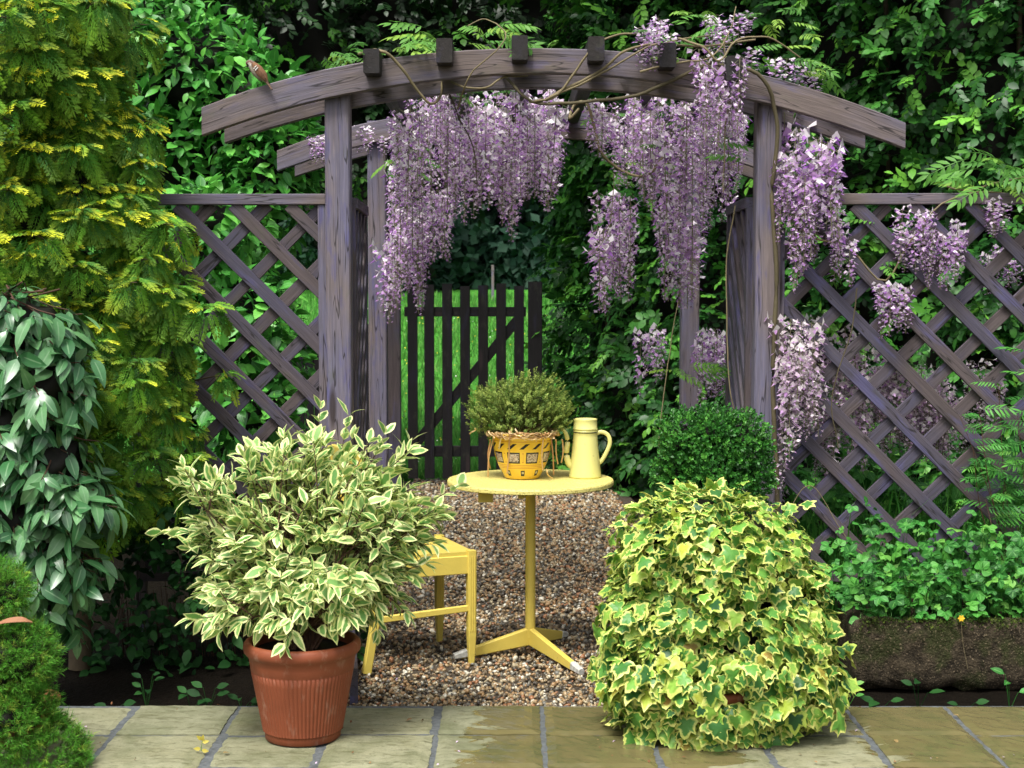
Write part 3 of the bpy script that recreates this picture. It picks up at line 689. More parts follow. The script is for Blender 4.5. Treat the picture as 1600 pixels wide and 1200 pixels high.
# ------------------------------------------------------------------ trellis panels
def trellis(name, label, p0, p1, z0, z1, fm=None, off=0.0, sp=.238, w_=.053, seed=0, ang=45, frame_w=.045, stiles=(1, 1), mat=M_slat):
    """p0,p1 = ends on plan; slats as separate pieces, two crossing layers"""
    p0 = A(*p0, 0); p1 = A(*p1, 0); L = np.linalg.norm(p1 - p0); ux = (p1 - p0) / L; uy = np.cross(UP, ux)   # uy points away
    if uy[1] < 0: uy = -uy
    t = thing(name, label, 'trellis', tuple((p0 + p1) / 2 + A(0, 0, z0)), 'trellis panels')
    def q(s, z, d=0): return p0 + ux * s + UP * z + uy * d
    H = z1 - z0; r = np.random.RandomState(seed); tn = math.tan(radians(ang))
    nrm_ = tuple(uy)
    for layer, sg in ((0, -1), (1, 1)):           # front layer falls to the right, rear one rises
        c = -H / tn - sp + off
        while c < L + H / tn + sp:
            # line s = c + (z-z0)/tn * (-sg)...
            pts = []
            if sg == -1: f = lambda z: c + (z1 - z) / tn       # falls rightwards
            else: f = lambda z: c + (z - z0) / tn
            za, zb = z0, z1; sa, sb = f(za), f(zb)
            # clip to 0..L
            lo, hi = 0.0, 1.0
            for bound, sign in ((0, 1), (L, -1)):
                fa = sign * (sa - bound); fb = sign * (sb - bound)
                if fa < 0 and fb < 0: lo = 1; hi = 0; break
                if fa < 0: lo = max(lo, fa / (fa - fb))
                if fb < 0: hi = min(hi, fa / (fa - fb))
            if hi - lo > .04:
                A0 = q(sa + (sb - sa) * lo, za + (zb - za) * lo, layer * .0225 - .011); A1 = q(sa + (sb - sa) * hi, za + (zb - za) * hi, layer * .0225 - .011)
                g = Geo(); j = r.uniform(-.004, .004); ww = w_ * r.uniform(.93, 1.07)
                sweep(g, [A0 + UP * j, A1 + UP * j], rect(ww, .019, .002), up=nrm_); obj('slat', g, mat, t)
            c += sp
    g = Geo(); bar(g, q(-.01, z1 + .022), q(L + .01, z1 + .022), .06, .046); obj('top_rail', g, fm or M_beam, t)
    g = Geo(); bar(g, q(0, z0 - .02), q(L, z0 - .02), .05, .04); obj('bottom_rail', g, mat, t)
    for s, on in ((-.0, stiles[0]), (L, stiles[1])):
        if on: g = Geo(); bar(g, q(s, -.04), q(s, z1 - .002), frame_w, .045, up=nrm_); obj('stile', g, fm or M_post, t)
    return t
TY = 6.43; zt = Z(320, TY); zb = .30
trellis('trellis_panel', 'diagonal trellis panel left of the arch, half covered by golden conifer', (X(215, TY), TY), (X(507, TY), TY), zb, zt, off=.085, seed=1)
trellis('trellis_panel', 'wide diagonal trellis panel right of the arch with wisteria blossom hanging on it', (X(1216, TY), TY), (X(1790, TY - .1), TY - .1), zb, zt, off=-.02, seed=2, stiles=(1, 1))
trellis('trellis_panel', 'narrow trellis panel seen edge-on inside the right of the arch', (X(1172, 6.5), 6.5), (X(1142, 7.2), 7.2), .15, zt - .01, off=.0, seed=3, sp=.2, frame_w=.05, fm=M_slat)
trellis('trellis_panel', 'narrow trellis panel seen edge-on inside the left of the arch', (X(549, 6.5), 6.5), (X(567, 7.2), 7.2), .15, zt - .01, off=.0, seed=4, sp=.2, frame_w=.04, fm=M_slat)

# ------------------------------------------------------------------ yellow furniture
def paint(name, c, rough=.4, var=.1):
    N = NT(name); p = N.pos(); n = N.noise(p, 14, 5); c1 = N.mix(N.ramp(n, [(.35, 0), (.7, 1)]), tuple(x * (1 - var) for x in c), c)
    c1 = N.mix(N.ramp(N.noise(p, 90, 3), [(.66, 0), (.74, .35)]), c1, (.35, .26, .1))
    c1 = N.mix(N.ramp(N.noise(p, 7, 6, .7), [(.5, 0), (.75, .4)]), c1, tuple(x * .62 for x in c))
    c1 = N.mix(N.ramp(N.noise(p, 45, 4, .7), [(.70, 0), (.73, .85)]), c1, (.13, .07, .035))
    return N.pbr(c1, rough, .4, N.bump(N.noise(p, 60, 3), .3, .002), coat=.1)
M_yel = paint('yellow_paint', (.72, .56, .11)); M_yel2 = paint('pale_yellow_enamel', (.72, .68, .24), .25, .05)
N = NT('table_top_mesh'); p = N.pos(); h = N.vor(p, 115); n_ = N.ramp(h, [(.28, 0), (.45, 1)])
M_top = N.pbr(N.mix(n_, (.50, .43, .12), (.68, .60, .19)), .45, .4, N.bump(n_, .5, .003))
M_chip = simple('bare_grey_metal', (.5, .5, .46), .5, .4, .3, 60)
tx, ty = X(829, 6.27), 6.27; TH = .72
tab = thing('round_table', 'round yellow metal garden table on a single pillar with three feet', 'table', (tx, ty, -.02))
g = Geo(); lathe(g, [(0, TH), (.33, TH), (.338, TH + .002), (.346, TH), (.349, TH - .006), (.349, TH - .018), (.345, TH - .021), (.33, TH - .021), (.325, TH - .012), (0, TH - .012)], (tx, ty, 0), 72); obj('tabletop', g, M_top, tab, smooth=False)
g = Geo(); tube(g, [A(tx, ty, .05), A(tx, ty, TH - .04)], .0215, 20); obj('pillar', g, M_yel, tab, smooth=True)
for ex, ey in ((-.30, -.12), (.19, -.36), (.15, .26)):
    g = Geo(); d = nrmz(A(ex, ey, 0)); e = A(tx + ex, ty + ey, 0); s_ = A(tx, ty, 0) + d * .012
    sweep(g, [s_ + UP * .052, e * .97 + s_ * .03 + UP * .001], [rect(.026, .075, .005), rect(.024, .03, .004)]); lg = obj('leg', g, M_yel, tab)
    g = Geo(); sweep(g, [e * .88 + s_ * .12 + UP * .007, e + d * .02 - UP * .003], [rect(.029, .036, .006), rect(.026, .024, .006)]); obj('foot_cap', g, M_chip, lg)
g = Geo(); z = TH - .034
bar(g, A(tx - .23, ty - .06, z), A(tx + .26, ty + .02, z), .03, .024); obj('crossbar', g, M_yel, tab)
g = Geo(); bar(g, A(tx - .04, ty - .26, z - .001), A(tx + .02, ty + .27, z - .001), .026, .022); obj('crossbar', g, M_yel, tab)
g = Geo(); bar(g, A(tx - .215, ty - .17, z - .012), A(tx - .155, ty - .17, z - .012), .05, .05); obj('bracket', g, M_yel, tab)

ch = thing('garden_chair', 'yellow painted wooden chair half hidden behind the cream-edged shrub', 'chair', (-.4275, 6.2, -.02))
yaw = radians(21.3); fw = A(cos(yaw), sin(yaw), 0); sw = A(-sin(yaw), cos(yaw), 0); CC = A(-.4275, 6.2, 0)
def cp(a, b, z): return CC + fw * a + sw * b + UP * z
hd, hw = .20, .205; ups = tuple(sw)
g = Geo(); n = 8
V = []; 
for i in range(n + 1):
    for j in range(n + 1):
        a = -hd - .01 + (2 * hd + .02) * i / n; b = -hw - .005 + (2 * hw + .01) * j / n; V.append(cp(a, b, .448 - .012 * (1 - (2 * i / n - 1) ** 2) * (1 - (2 * j / n - 1) ** 2)))
V = V + [v - UP * .016 for v in V]; T = []; K = (n + 1) ** 2
for i in range(n):
    for j in range(n): q = i * (n + 1) + j; T += [(q, q + n + 1, q + 1), (q + 1, q + n + 1, q + n + 2)]
def edge_(l):
    for a, b in zip(l[:-1], l[1:]): T.extend([(a, b, a + K), (b, b + K, a + K)])
edge_([j for j in range(n + 1)]); edge_([j * (n + 1) + n for j in range(n + 1)]); edge_([n * (n + 1) + j for j in range(n, -1, -1)]); edge_([j * (n + 1) for j in range(n, -1, -1)])
g.add(V, T); obj('seat', g, M_yel, ch, smooth=False)
for b in (-hw, hw):       # front legs, reeded and tapered at the foot
    g = Geo(); o_ = hd
    sweep(g, [cp(o_, b, .452), cp(o_, b, .10), cp(o_, b, -.015)], [rect(.036, .036, .003), rect(.034, .034, .003), rect(.022, .022, .003)], up=ups)
    lg = obj('leg', g, M_yel, ch); g = Geo()
    for k_ in (-.009, 0, .009):
        sweep(g, [cp(o_ + k_, b - .0185, .43), cp(o_ + k_, b - .0175, .12)], rect(.004, .003, .001), up=ups)
    for k_ in (.07, .085): sweep(g, [cp(o_ - .0175, b, k_ + .03), cp(o_ + .0175, b, k_ + .03)], rect(.037, .004, .001), up=ups)
    obj('reeding', g, M_yel, lg)
for b in (-hw, hw):       # back legs run up into the back posts
    g = Geo(); sweep(g, smooth_line([cp(-hd - .045, b, -.015), cp(-hd, b, .25), cp(-hd, b, .45), cp(-hd - .05, b, .72), cp(-hd - .075, b, .86)], 12), rect(.034, .034, .004), up=ups); obj('back_leg', g, M_yel, ch)
for b in (-hw, hw):
    g = Geo(); bar(g, cp(-hd, b, .395), cp(hd, b, .395), .02, .075); obj('apron', g, M_yel, ch)
    if b < 0: g = Geo(); bar(g, cp(-hd - .012, b, .195), cp(hd, b, .215), .018, .026); obj('stretcher', g, M_yel, ch)
for a in (-hd, hd): g = Geo(); bar(g, cp(a, -hw, .394), cp(a, hw, .394), .02, .073); obj('apron', g, M_yel, ch)
for z, a in ((.84, -.068), (.60, -.03)): g = Geo(); bar(g, cp(-hd + a, -hw, z), cp(-hd + a, hw, z), .018, .05); obj('back_rail', g, M_yel, ch)
for b in (-.1, 0, .1): g = Geo(); bar(g, cp(-hd - .03, b, .62), cp(-hd - .064, b, .82), .014, .03, up=ups); obj('back_slat', g, M_yel, ch)

# patterned bowl planter
def bowl_mat():
    N = NT('patterned_yellow_glaze'); g_ = N.xyz(N.attr('gc', True)); u, v = g_[0], N.m('DIVIDE', g_[1], .19)
    def box(ux, cu, wu, cv, wv): 
        a = N.m('LESS_THAN', N.m('ABSOLUTE', N.m('SUBTRACT', ux, cu)), wu); b = N.m('LESS_THAN', N.m('ABSOLUTE', N.m('SUBTRACT', v, cv)), wv); return N.m('MULTIPLY', a, b)
    c = N.mix(N.noise(N.pos(), 30, 3), (.72, .44, .03), (.80, .52, .05))
    U = N.m('FRACT', N.m('ADD', N.m('MULTIPLY', u, 9), .22)); blk = (.02, .018, .018)
    c = N.mix(box(U, .5, .34, .50, .125), c, blk)
    inn = N.ramp(N.noise(N.pos(), 130, 3, .6, 2.5), [(.42, blk), (.5, (.55, .38, .28)), (.62, (.5, .5, .48))])
    c = N.mix(box(U, .5, .28, .50, .09), c, inn)
    U2 = N.m('FRACT', N.m('ADD', N.m('MULTIPLY', u, 14), N.m('MULTIPLY', v, -4.2))); c = N.mix(box(U2, .5, .16, .755, .06), c, blk)
    U3 = N.m('FRACT', N.m('ADD', N.m('MULTIPLY', u, 9), .72)); c = N.mix(box(U3, .5, .05, .50, .11), c, (.5, .22, .03)); c = N.mix(box(U3, .5, .03, .50, .09), c, (.78, .52, .05))
    c = N.mix(box(U3, .5, .13, .15, .065), c, blk); c = N.mix(box(U3, .5, .07, .16, .025), c, (.5, .45, .3))
    for l in (.30, .265, .335, .86): c = N.mix(box(U, .5, 2, l, .006), c, (.5, .2, .03))
    return N.pbr(c, .22, .5, coat=.3)
bx, by = X(816, 6.31), 6.31
bo = thing('patterned_bowl', 'yellow glazed bowl planter with black block pattern on the round table', 'planter', (bx, by, TH))
g = Geo(); lathe(g, [(0, .0), (.066, 0), (.074, .004), (.086, .025), (.103, .06), (.116, .10), (.122, .135), (.125, .165), (.131, .18), (.135, .188), (.134, .194), (.128, .194), (.118, .18), (.112, .15), (.0, .15)], (bx, by, TH + .001), 64); obj('bowl', g, bowl_mat(), bo, smooth=True)
# thyme-like herb
he = thing('herb_plant', 'bushy grey-green heathery herb growing in the patterned yellow bowl', 'plant', (bx, by, TH + .15))
bl = [ell(x_, y_, 6.31, rx_, ry_) for x_, y_, rx_, ry_ in ((785, 638, 48, 42), (838, 628, 50, 42), (762, 645, 32, 36), (862, 645, 32, 38), (812, 626, 40, 38), (815, 665, 62, 26))]
p, nn = blob_pts(bl, 2600, .6, .2, 5, .2, -1); m = len(p); base = A(bx, by, TH + .17)
foliage(he, 'sprig', 'foliage', [sprig_t(i, 12, .6, .34, .02, 75) for i in range(4)], p, nrmz(p - base) + rn(m, .35) + UP * .35, rn(m), .024 * rs.uniform(.8, 1.3, m), M_herb, 0)
g = Geo()
for i in range(60): e = p[rs.randint(m)]; tube(g, smooth_line([base + rn(1, .02)[0] * A(1, 1, 0) - UP * .02, base * .5 + e * .5 + rn(1, .01)[0], e], 5), [.0016, .0014, .0012, .001, .0008], 4)
obj('stems', g, M_redst, he, kind='stuff')
ra = thing('raffia_tie', 'pale raffia strands tied loosely around the rim of the patterned bowl', 'raffia', (bx, by, TH + .18))
N = NT('raffia_fibre'); M_raf = N.pbr(N.ramp(N.rnd(), [(0, (.42, .22, .09)), (.5, (.60, .42, .20)), (1, (.72, .58, .34))]), .6, .3)
for i in range(46):
    g = Geo(); a0 = rs.uniform(0, 6.28); sp_ = rs.uniform(1.2, 3.5); n = 14; pts = []
    for j in range(n): a = a0 + sp_ * j / n; rr = .136 + .014 * sin(j * 1.1 + i) + rs.uniform(0, .010); pts.append(A(bx + rr * cos(a), by + rr * sin(a), TH + .188 + rs.uniform(-.014, .018)))
    sweep(g, smooth_line(pts, 20), rect(.0058, .0014, .0003)); obj('strand', g, M_raf, ra)
for i, (q, yt, ye) in enumerate([(795, 676, 740), (805, 672, 690), (798, 672, 725), (765, 690, 732), (770, 684, 745), (868, 690, 725), (860, 684, 742), (848, 684, 735), (742, 672, 678), (878, 690, 723), (838, 682, 700), (812, 678, 710), (783, 680, 702), (854, 736, 748)]):
    g = Geo(); s0 = P(q, yt, 6.20); x_ = q + rs.uniform(-4, 10) * (1 if q > 800 else -1); dd_ = .135
    yk = 6.19 if 770 < q < 860 else 6.26
    pts = smooth_line([P(q, yt - 3, 6.24), P(q + 1, yt, yk), P((q + x_) / 2 + rs.uniform(-3, 3), (yt + ye) / 2, yk + .012), P(x_, ye, yk + .035)], 12); sweep(g, pts, rect(.0058, .0014, .0003), up=(0, 1, 0)); obj('strand', g, M_raf, ra)

# enamel coffee pot
cx_, cy_ = X(915, 6.33), 6.33
cf = thing('coffee_pot', 'tall pale yellow enamel coffee pot with curved spout on the round table', 'coffee pot', (cx_, cy_, TH))
g = Geo(); lathe(g, [(0, 0), (.066, 0), (.0685, .004), (.068, .008), (.063, .05), (.057, .11), (.0515, .17), (.0495, .192), (.051, .194), (.051, .197), (.0495, .199)], (cx_, cy_, TH + .001), 48); body = obj('body', g, M_yel2, cf, smooth=True)
M_blk = simple('black_line', (.03, .03, .02), .4)
g = Geo(); lathe(g, [(.0502, .190), (.0516, .191), (.0516, .1935), (.0502, .195)], (cx_, cy_, TH + .001), 48); obj('black_band', g, M_blk, body, smooth=True)
g = Geo(); lathe(g, [(.0495, .199), (.052, .203), (.0535, .207), (.050, .211), (.0495, .24), (.0505, .245), (.0505, .248), (.0465, .248), (.046, .22), (0, .218)], (cx_, cy_, TH + .001), 48); obj('neck', g, M_yel2, cf, smooth=True)
g = Geo(); q = lambda a, b: P(a, b, cy_)
tube(g, smooth_line([q(898, 729), q(889, 724), q(885, 708), q(887, 690), q(884, 677), q(877, 668)], 18), np.linspace(.017, .0065, 18), 14); obj('spout', g, M_yel2, cf, smooth=True)
g = Geo(); pts = smooth_line([q(930, 678), q(940, 675), q(950, 680), q(953, 692), q(948, 706), q(940, 720), q(934, 724)], 22); sweep(g, pts, np.array([(cos(a) * .009, sin(a) * .0045) for a in np.arange(10) * .628]), up=(0, 1, 0)); obj('handle', g, M_yel2, cf, smooth=True)

# ------------------------------------------------------------------ terracotta pots
def terra(name, c):
    N = NT(name); p = N.pos(); c1 = N.mix(N.ramp(N.noise(p, 12, 5), [(.35, 0), (.7, 1)]), tuple(x * .8 for x in c), c)
    c1 = N.mix(N.ramp(N.noise(N.vmul(p, (1, 1, .4)), 30, 5, .7), [(.55, 0), (.72, .4)]), c1, (.42, .28, .21)); c1 = N.mix(N.ramp(N.noise(p, 6, 5, .7), [(.5, 0), (.7, .45)]), c1, tuple(x * .5 for x in c)); return N.pbr(c1, .55, .35, N.bump(N.noise(p, 200, 3), .15, .002))
M_ter = terra('terracotta', (.27, .072, .032))
px_, py_ = X(468, 5.02), 5.02; PH = .335
pot = thing('terracotta_pot', 'large ribbed terracotta pot holding the cream-edged shrub on the paving', 'plant pot', (px_, py_, .002))
def ribs(z, a):
    if z < .03 or z > .235: return 0
    return .0032 * np.abs(np.cos(a * 36)) ** .6
prof = [(0, 0), (.122, 0), (.127, .003), (.128, .02), (.129, .03), (.132, .0305)] + [(.132 + .038 * t ** 1.0, .031 + .203 * t) for t in np.linspace(0, 1, 8)] + [(.171, .2355), (.174, .24), (.177, .262), (.181, .285), (.190, .292), (.196, .300), (.198, .312), (.196, .325), (.190, PH - .003), (.182, PH), (.172, PH - .004), (.168, .30), (.160, .28)]
g = Geo(); lathe(g, prof, (px_, py_, .002), 432, fl=ribs); obj('pot_body', g, M_ter, pot, smooth=True)
g = Geo(); lathe(g, [(.166, .30), (.1, .305), (0, .31)], (px_, py_, 0), 40); obj('soil', g, M_shade_core_soil, pot)
ipx, ipy = X(1110, 5.02), 5.02
ip = thing('terracotta_pot', 'terracotta pot almost hidden beneath the variegated ivy mound', 'plant pot', (ipx, ipy, .002))
g = Geo(); lathe(g, [(0, 0), (.125, 0), (.13, .004), (.15, .14), (.155, .15), (.168, .155), (.17, .18), (.15, .185), (.145, .16), (0, .16)], (ipx, ipy, .002), 60); obj('pot_body', g, M_ter, ip, smooth=True)
lx, ly = X(20, 4.95), 4.95
lp = thing('terracotta_pot', 'small terracotta pot peeping out behind the bright dwarf conifer', 'plant pot', (lx, ly, .002))
g = Geo(); lathe(g, [(0, 0), (.09, 0), (.115, .12), (.128, .122), (.13, .15), (.118, .15), (.11, .12), (0, .12)], (lx, ly, .002), 48); obj('pot_body', g, M_ter, lp, smooth=True)

# ------------------------------------------------------------------ cream-edged shrub in the pot
LF = [leaf_t(w_, 4, .22, c_, .42, .035, .06, i) for i, (w_, c_) in enumerate(((.40, .15), (.47, .3), (.36, .45), (.44, .05)))] + [leaf_t(.42, 4, .3, .45, .42, .03, .06, 9), leaf_t(.5, 4, .1, .1, .42, .03, .06, 11)]
def shrub_on_stems(t, base, blobs, ntips, temps, mat, stemmat, lsize, pitch, seglen, n_ind, seed, droop=0, r0=.004, side=2, nrup=.8, dirout=.9, piece='leaf'):
    tips, nn = blob_pts(blobs, ntips, .85, .28, seed, .0, -1); g = Geo(); PP = []; DD = []; NN = []
    C = np.mean([b[0] for b in blobs], 0)
    for tip, on in zip(tips, nn):
        b0 = base + np.array([rs.uniform(-.05, .05), rs.uniform(-.05, .05), 0]); mid = b0 * .5 + tip * .5 + UP * .08 + rn(1, .03)[0]
        line = smooth_line([b0, mid, tip], 9); tube(g, line, np.linspace(r0, r0 * .35, 9), 5)
        segs = [(line[-3], tip)]
        for s_ in range(side):
            k_ = rs.randint(3, 7); q = line[k_]; e = q + nrmz(nrmz(tip - b0) + rn(1, .6)[0]) * seglen * rs.uniform(.6, 1.1); tube(g, [q, (q + e) / 2 + UP * .006, e], [r0 * .6, r0 * .45, r0 * .3], 4); segs.append((q * .4 + e * .6 if False else q, e))
        for a, b in segs:
            L = np.linalg.norm(b - a); ax = nrmz(b - a); sd = nrmz(np.cross(ax, UP + rn(1, .2)[0])); n_ = max(2, int(L / pitch)); 
            for i in range(n_):
                f_ = 1 - i / n_ ; q = a + (b - a) * (1 - i * pitch / max(L, pitch)) if i * pitch < L else a
                s2 = sd if i % 2 == 0 else np.cross(ax, sd)
                for sgn in (-1, 1):
                    out = nrmz(q - C); PP.append(q); DD.append(ax * (.9 - .12 * i) + s2 * sgn * .8 + out * dirout * .35 - UP * droop + rn(1, .32)[0]); NN.append(UP * nrup + ax * .35 + out * .5 + A(0, -.2, 0) + rn(1, .42)[0])
            PP.append(b); DD.append(ax + rn(1, .2)[0] - UP * droop * .5); NN.append(UP + rn(1, .4)[0])
    obj('stems', g, stemmat, t, kind='stuff', smooth=True); n_ = len(PP)
    foliage(t, piece, 'foliage', temps, np.array(PP), np.array(DD), np.array(NN), lsize * rs.uniform(.65, 1.2, n_), mat, n_ind)
    return n_
dg = thing('dogwood_shrub', 'cream-edged variegated shrub spreading from the large ribbed terracotta pot', 'shrub', (px_, py_, .3))
bl = [ell(x_, y_, 5.12, a_, b_) for x_, y_, a_, b_ in ((350, 800, 95, 85), (470, 780, 110, 90), (590, 760, 85, 85), (640, 840, 75, 65), (420, 900, 100, 75), (540, 900, 95, 75), (470, 850, 120, 90), (380, 960, 45, 40), (685, 800, 34, 42), (290, 830, 45, 50), (610, 890, 60, 55), (560, 950, 45, 40), (520, 705, 80, 55), (600, 720, 65, 45), (415, 725, 60, 40), (690, 850, 30, 35), (330, 900, 40, 45))] + [ell(x_, y_, 4.88, a_, b_, .08) for x_, y_, a_, b_ in ((430, 975, 80, 36), (540, 975, 60, 36), (350, 970, 40, 34), (480, 930, 110, 50), (480, 980, 90, 30))]
shrub_on_stems(dg, A(px_, py_, .31), bl, 250, LF, M_dog, M_redst, .070, .031, .11, 300, 3, droop=.28, nrup=.75, dirout=1.1)
# a few tall shoots on top and side
sh = [(500, 640), (545, 650), (640, 690), (345, 745), (600, 680), (715, 760), (255, 830), (450, 690)]
PPn = [];DDn = [];NNn = []; g = Geo()
for q in sh:
    tip = P(q[0], q[1], 5.2 + rs.uniform(-.1, .1)); b0 = P(470 + (q[0] - 470) * .5, 860, 5.2); line = smooth_line([b0, (b0 + tip) / 2 + UP * .03, tip], 8); tube(g, line, np.linspace(.003, .001, 8), 5)
    for i in range(4):
        qq = tip + (line[4] - tip) * i / 4; ax = nrmz(tip - line[4]); a_ = rs.uniform(0, 3)
        for sg in (-1, 1): PPn.append(qq); DDn.append(ax * .9 + sg * A(cos(a_), sin(a_), 0) * .7); NNn.append(UP * .5 + ax + rn(1, .3)[0])
obj('shoots', g, M_redst, dg, kind='stuff'); m = len(PPn); foliage(dg, 'leaf', 'shoot_leaves', LF, np.array(PPn), np.array(DDn), np.array(NNn), .075 * rs.uniform(.6, 1.1, m), M_dog, 0)

# ------------------------------------------------------------------ variegated ivy mound
iv_t = thing('variegated_ivy', 'large dome of yellow-edged ivy leaves on the paving in front of the trough', 'ivy', (ipx, ipy, .1))
bl = [ell(x_, y_, 5.12, a_, b_, d_) for x_, y_, a_, b_, d_ in ((1120, 980, 180, 165, .34), (1115, 900, 140, 130, .3), (1080, 820, 85, 62, .24), (1150, 835, 85, 66, .24), (1028, 1035, 98, 82, .28), (1225, 1060, 88, 72, .26), (1215, 1050, 95, 85, .28), (1110, 1075, 150, 75, .32), (1240, 960, 60, 80, .2), (1000, 960, 55, 70, .2), (1030, 860, 72, 85, .22), (1090, 805, 70, 45, .2), (1190, 860, 75, 80, .22), (1110, 1120, 150, 48, .28))]
IV = [ivy_t(i) for i in range(9)]
p, nn = blob_pts(bl, 4600, .42, .17, 8, .78, -.3); k_ = p[:, 2] > .035; p, nn = p[k_], nn[k_]; m = len(p); p = p + nn * (.07 * np.clip(vnoise(p, 26, 5) - .45, 0, 1) * rs.uniform(0, 1.6, m) + .02 * vnoise(p, 11, 9))[:, None]; p[:, 2] = np.maximum(p[:, 2], .03)
tang = nrmz(-UP - nn * np.sum(-UP * nn, 1, keepdims=True))
hfac = np.clip((.95 - p[:, 2]) / .9, 0, 1)
foliage(iv_t, 'leaf', 'inner_leaves', IV, p, tang * .8 + nn * .45 + rn(m, .5), nn + UP * .35 + rn(m, .36), (.040 + .021 * hfac) * rs.uniform(.45, 1.4, m), M_ivy, 300)
cores(iv_t, bl, M_shade_core_soil, .56, 4)
p, nn = blob_pts(bl, 1500, .2, .12, 28, .62, -.3); p = p - nn * .075; k_ = p[:, 2] > .04; p, nn = p[k_], nn[k_]; m = len(p); foliage(iv_t, 'leaf', 'shaded_leaves', IV, p, -UP + nn * .6 + rn(m, .4), nn + UP * .4 + rn(m, .3), .055 * rs.uniform(.7, 1.3, m), M_ivy, 0)
p = np.array([P(x_, y_, 4.86 + abs(x_ - 1110) * .0007) for x_, y_ in zip(rs.uniform(985, 1235, 90), rs.uniform(1105, 1172, 90))]); p[:, 2] = np.maximum(p[:, 2], .03); m = 90; foliage(iv_t, 'leaf', 'hem_leaves', IV, p, -UP * .8 + A(0, -.5, .2) + rn(m, .4), A(0, -1, .5) + rn(m, .3), .062 * rs.uniform(.6, 1.2, m), M_ivy, 0)

# ------------------------------------------------------------------ clipped box bush behind the ivy
bxp = P(1118, 720, 6.15); bt = thing('box_bush', 'small clipped dark green box bush behind the ivy beside the post', 'bush', (bxp[0], 6.15, -.03))
bl = [ell(x_, y_, 6.12, a_, b_) for x_, y_, a_, b_ in ((1068, 688, 36, 38), (1112, 680, 40, 36), (1158, 690, 38, 38), (1062, 740, 34, 42), (1120, 750, 60, 60), (1172, 742, 28, 42), (1110, 860, 60, 110))]
p, nn = blob_pts(bl, 4800, .4, .2, 12, .8); m = len(p)
foliage(bt, 'sprig', 'foliage', [sprig_t(i, 9, .7, .34, .02, 50) for i in range(4)], p, nn + UP * .35 + rn(m, .35), rn(m), .034 * rs.uniform(.7, 1.5, m), M_box, 0); cores(bt, bl, M_shade_core_soil, .62, 6)

# ------------------------------------------------------------------ broad-leaved shrub behind the left trellis
lt = thing('laurel_shrub', 'tall fresh green broad-leaved shrub behind the left trellis', 'shrub', (X(300, 9.5), 9.5, -.04))
bl = [ell(x_, y_, 9.5, a_, b_, .5) for x_, y_, a_, b_ in ((180, 60, 130, 120), (300, 120, 120, 120), (390, 180, 110, 110), (260, 260, 150, 120), (420, 290, 70, 110), (330, 420, 130, 130), (410, 560, 75, 110), (300, 600, 120, 140), (80, 200, 140, 200), (60, 500, 130, 200), (360, 720, 110, 120), (200, 800, 200, 120), (455, 240, 45, 60))]
LL = [leaf_t(.5, 4, .2, c, .45, .01, .08, i) for i, c in enumerate((.1, .25, .4))]
bl += [ell(x_, y_, 8.4, a_, b_, .35) for x_, y_, a_, b_ in ((370, 500, 90, 110), (390, 640, 75, 90), (330, 350, 80, 70))]
p, nn = blob_pts(bl, 9500, .42, .16, 14, .78, -.1); m = len(p)
foliage(lt, 'leaf', 'foliage', LL, p, nn * .7 + rn(m, .55) - UP * .1, UP * .8 + nn * .5 + rn(m, .35), .11 * rs.uniform(.65, 1.2, m), M_laurel, 300); cores(lt, bl, M_shade_core_soil, .55, 8)

# ------------------------------------------------------------------ golden conifer
gt = thing('golden_conifer', 'tall golden-tipped conifer with drooping feathery sprays at the left edge', 'conifer', (X(110, 6.0), 6.0, -.04))
g = Geo(); tube(g, smooth_line([A(X(110, 6.05), 6.1, -.04), A(X(115, 6.05), 6.1, 1.2), A(X(90, 6.05), 6.12, 2.9)], 10), np.linspace(.05, .02, 10), 8); obj('trunk', g, M_bark, gt, smooth=True)
clus = []; r_ = np.random.RandomState(21)
rightedge = [(0, 190), (60, 205), (100, 215), (140, 225), (200, 225), (300, 262), (360, 300), (450, 300), (560, 335), (650, 345), (720, 310), (780, 250), (850, 200)]
re = np.array(rightedge, float)
G1 = [spray_t(1.0, i) for i in range(3)]; G0 = [spray_t(.12, i + 5) for i in range(3)]; GM = [spray_t(.4, i + 9) for i in range(2)]
PP = []; DD = []; NN = []; SS = []; VA = []; g = Geo()
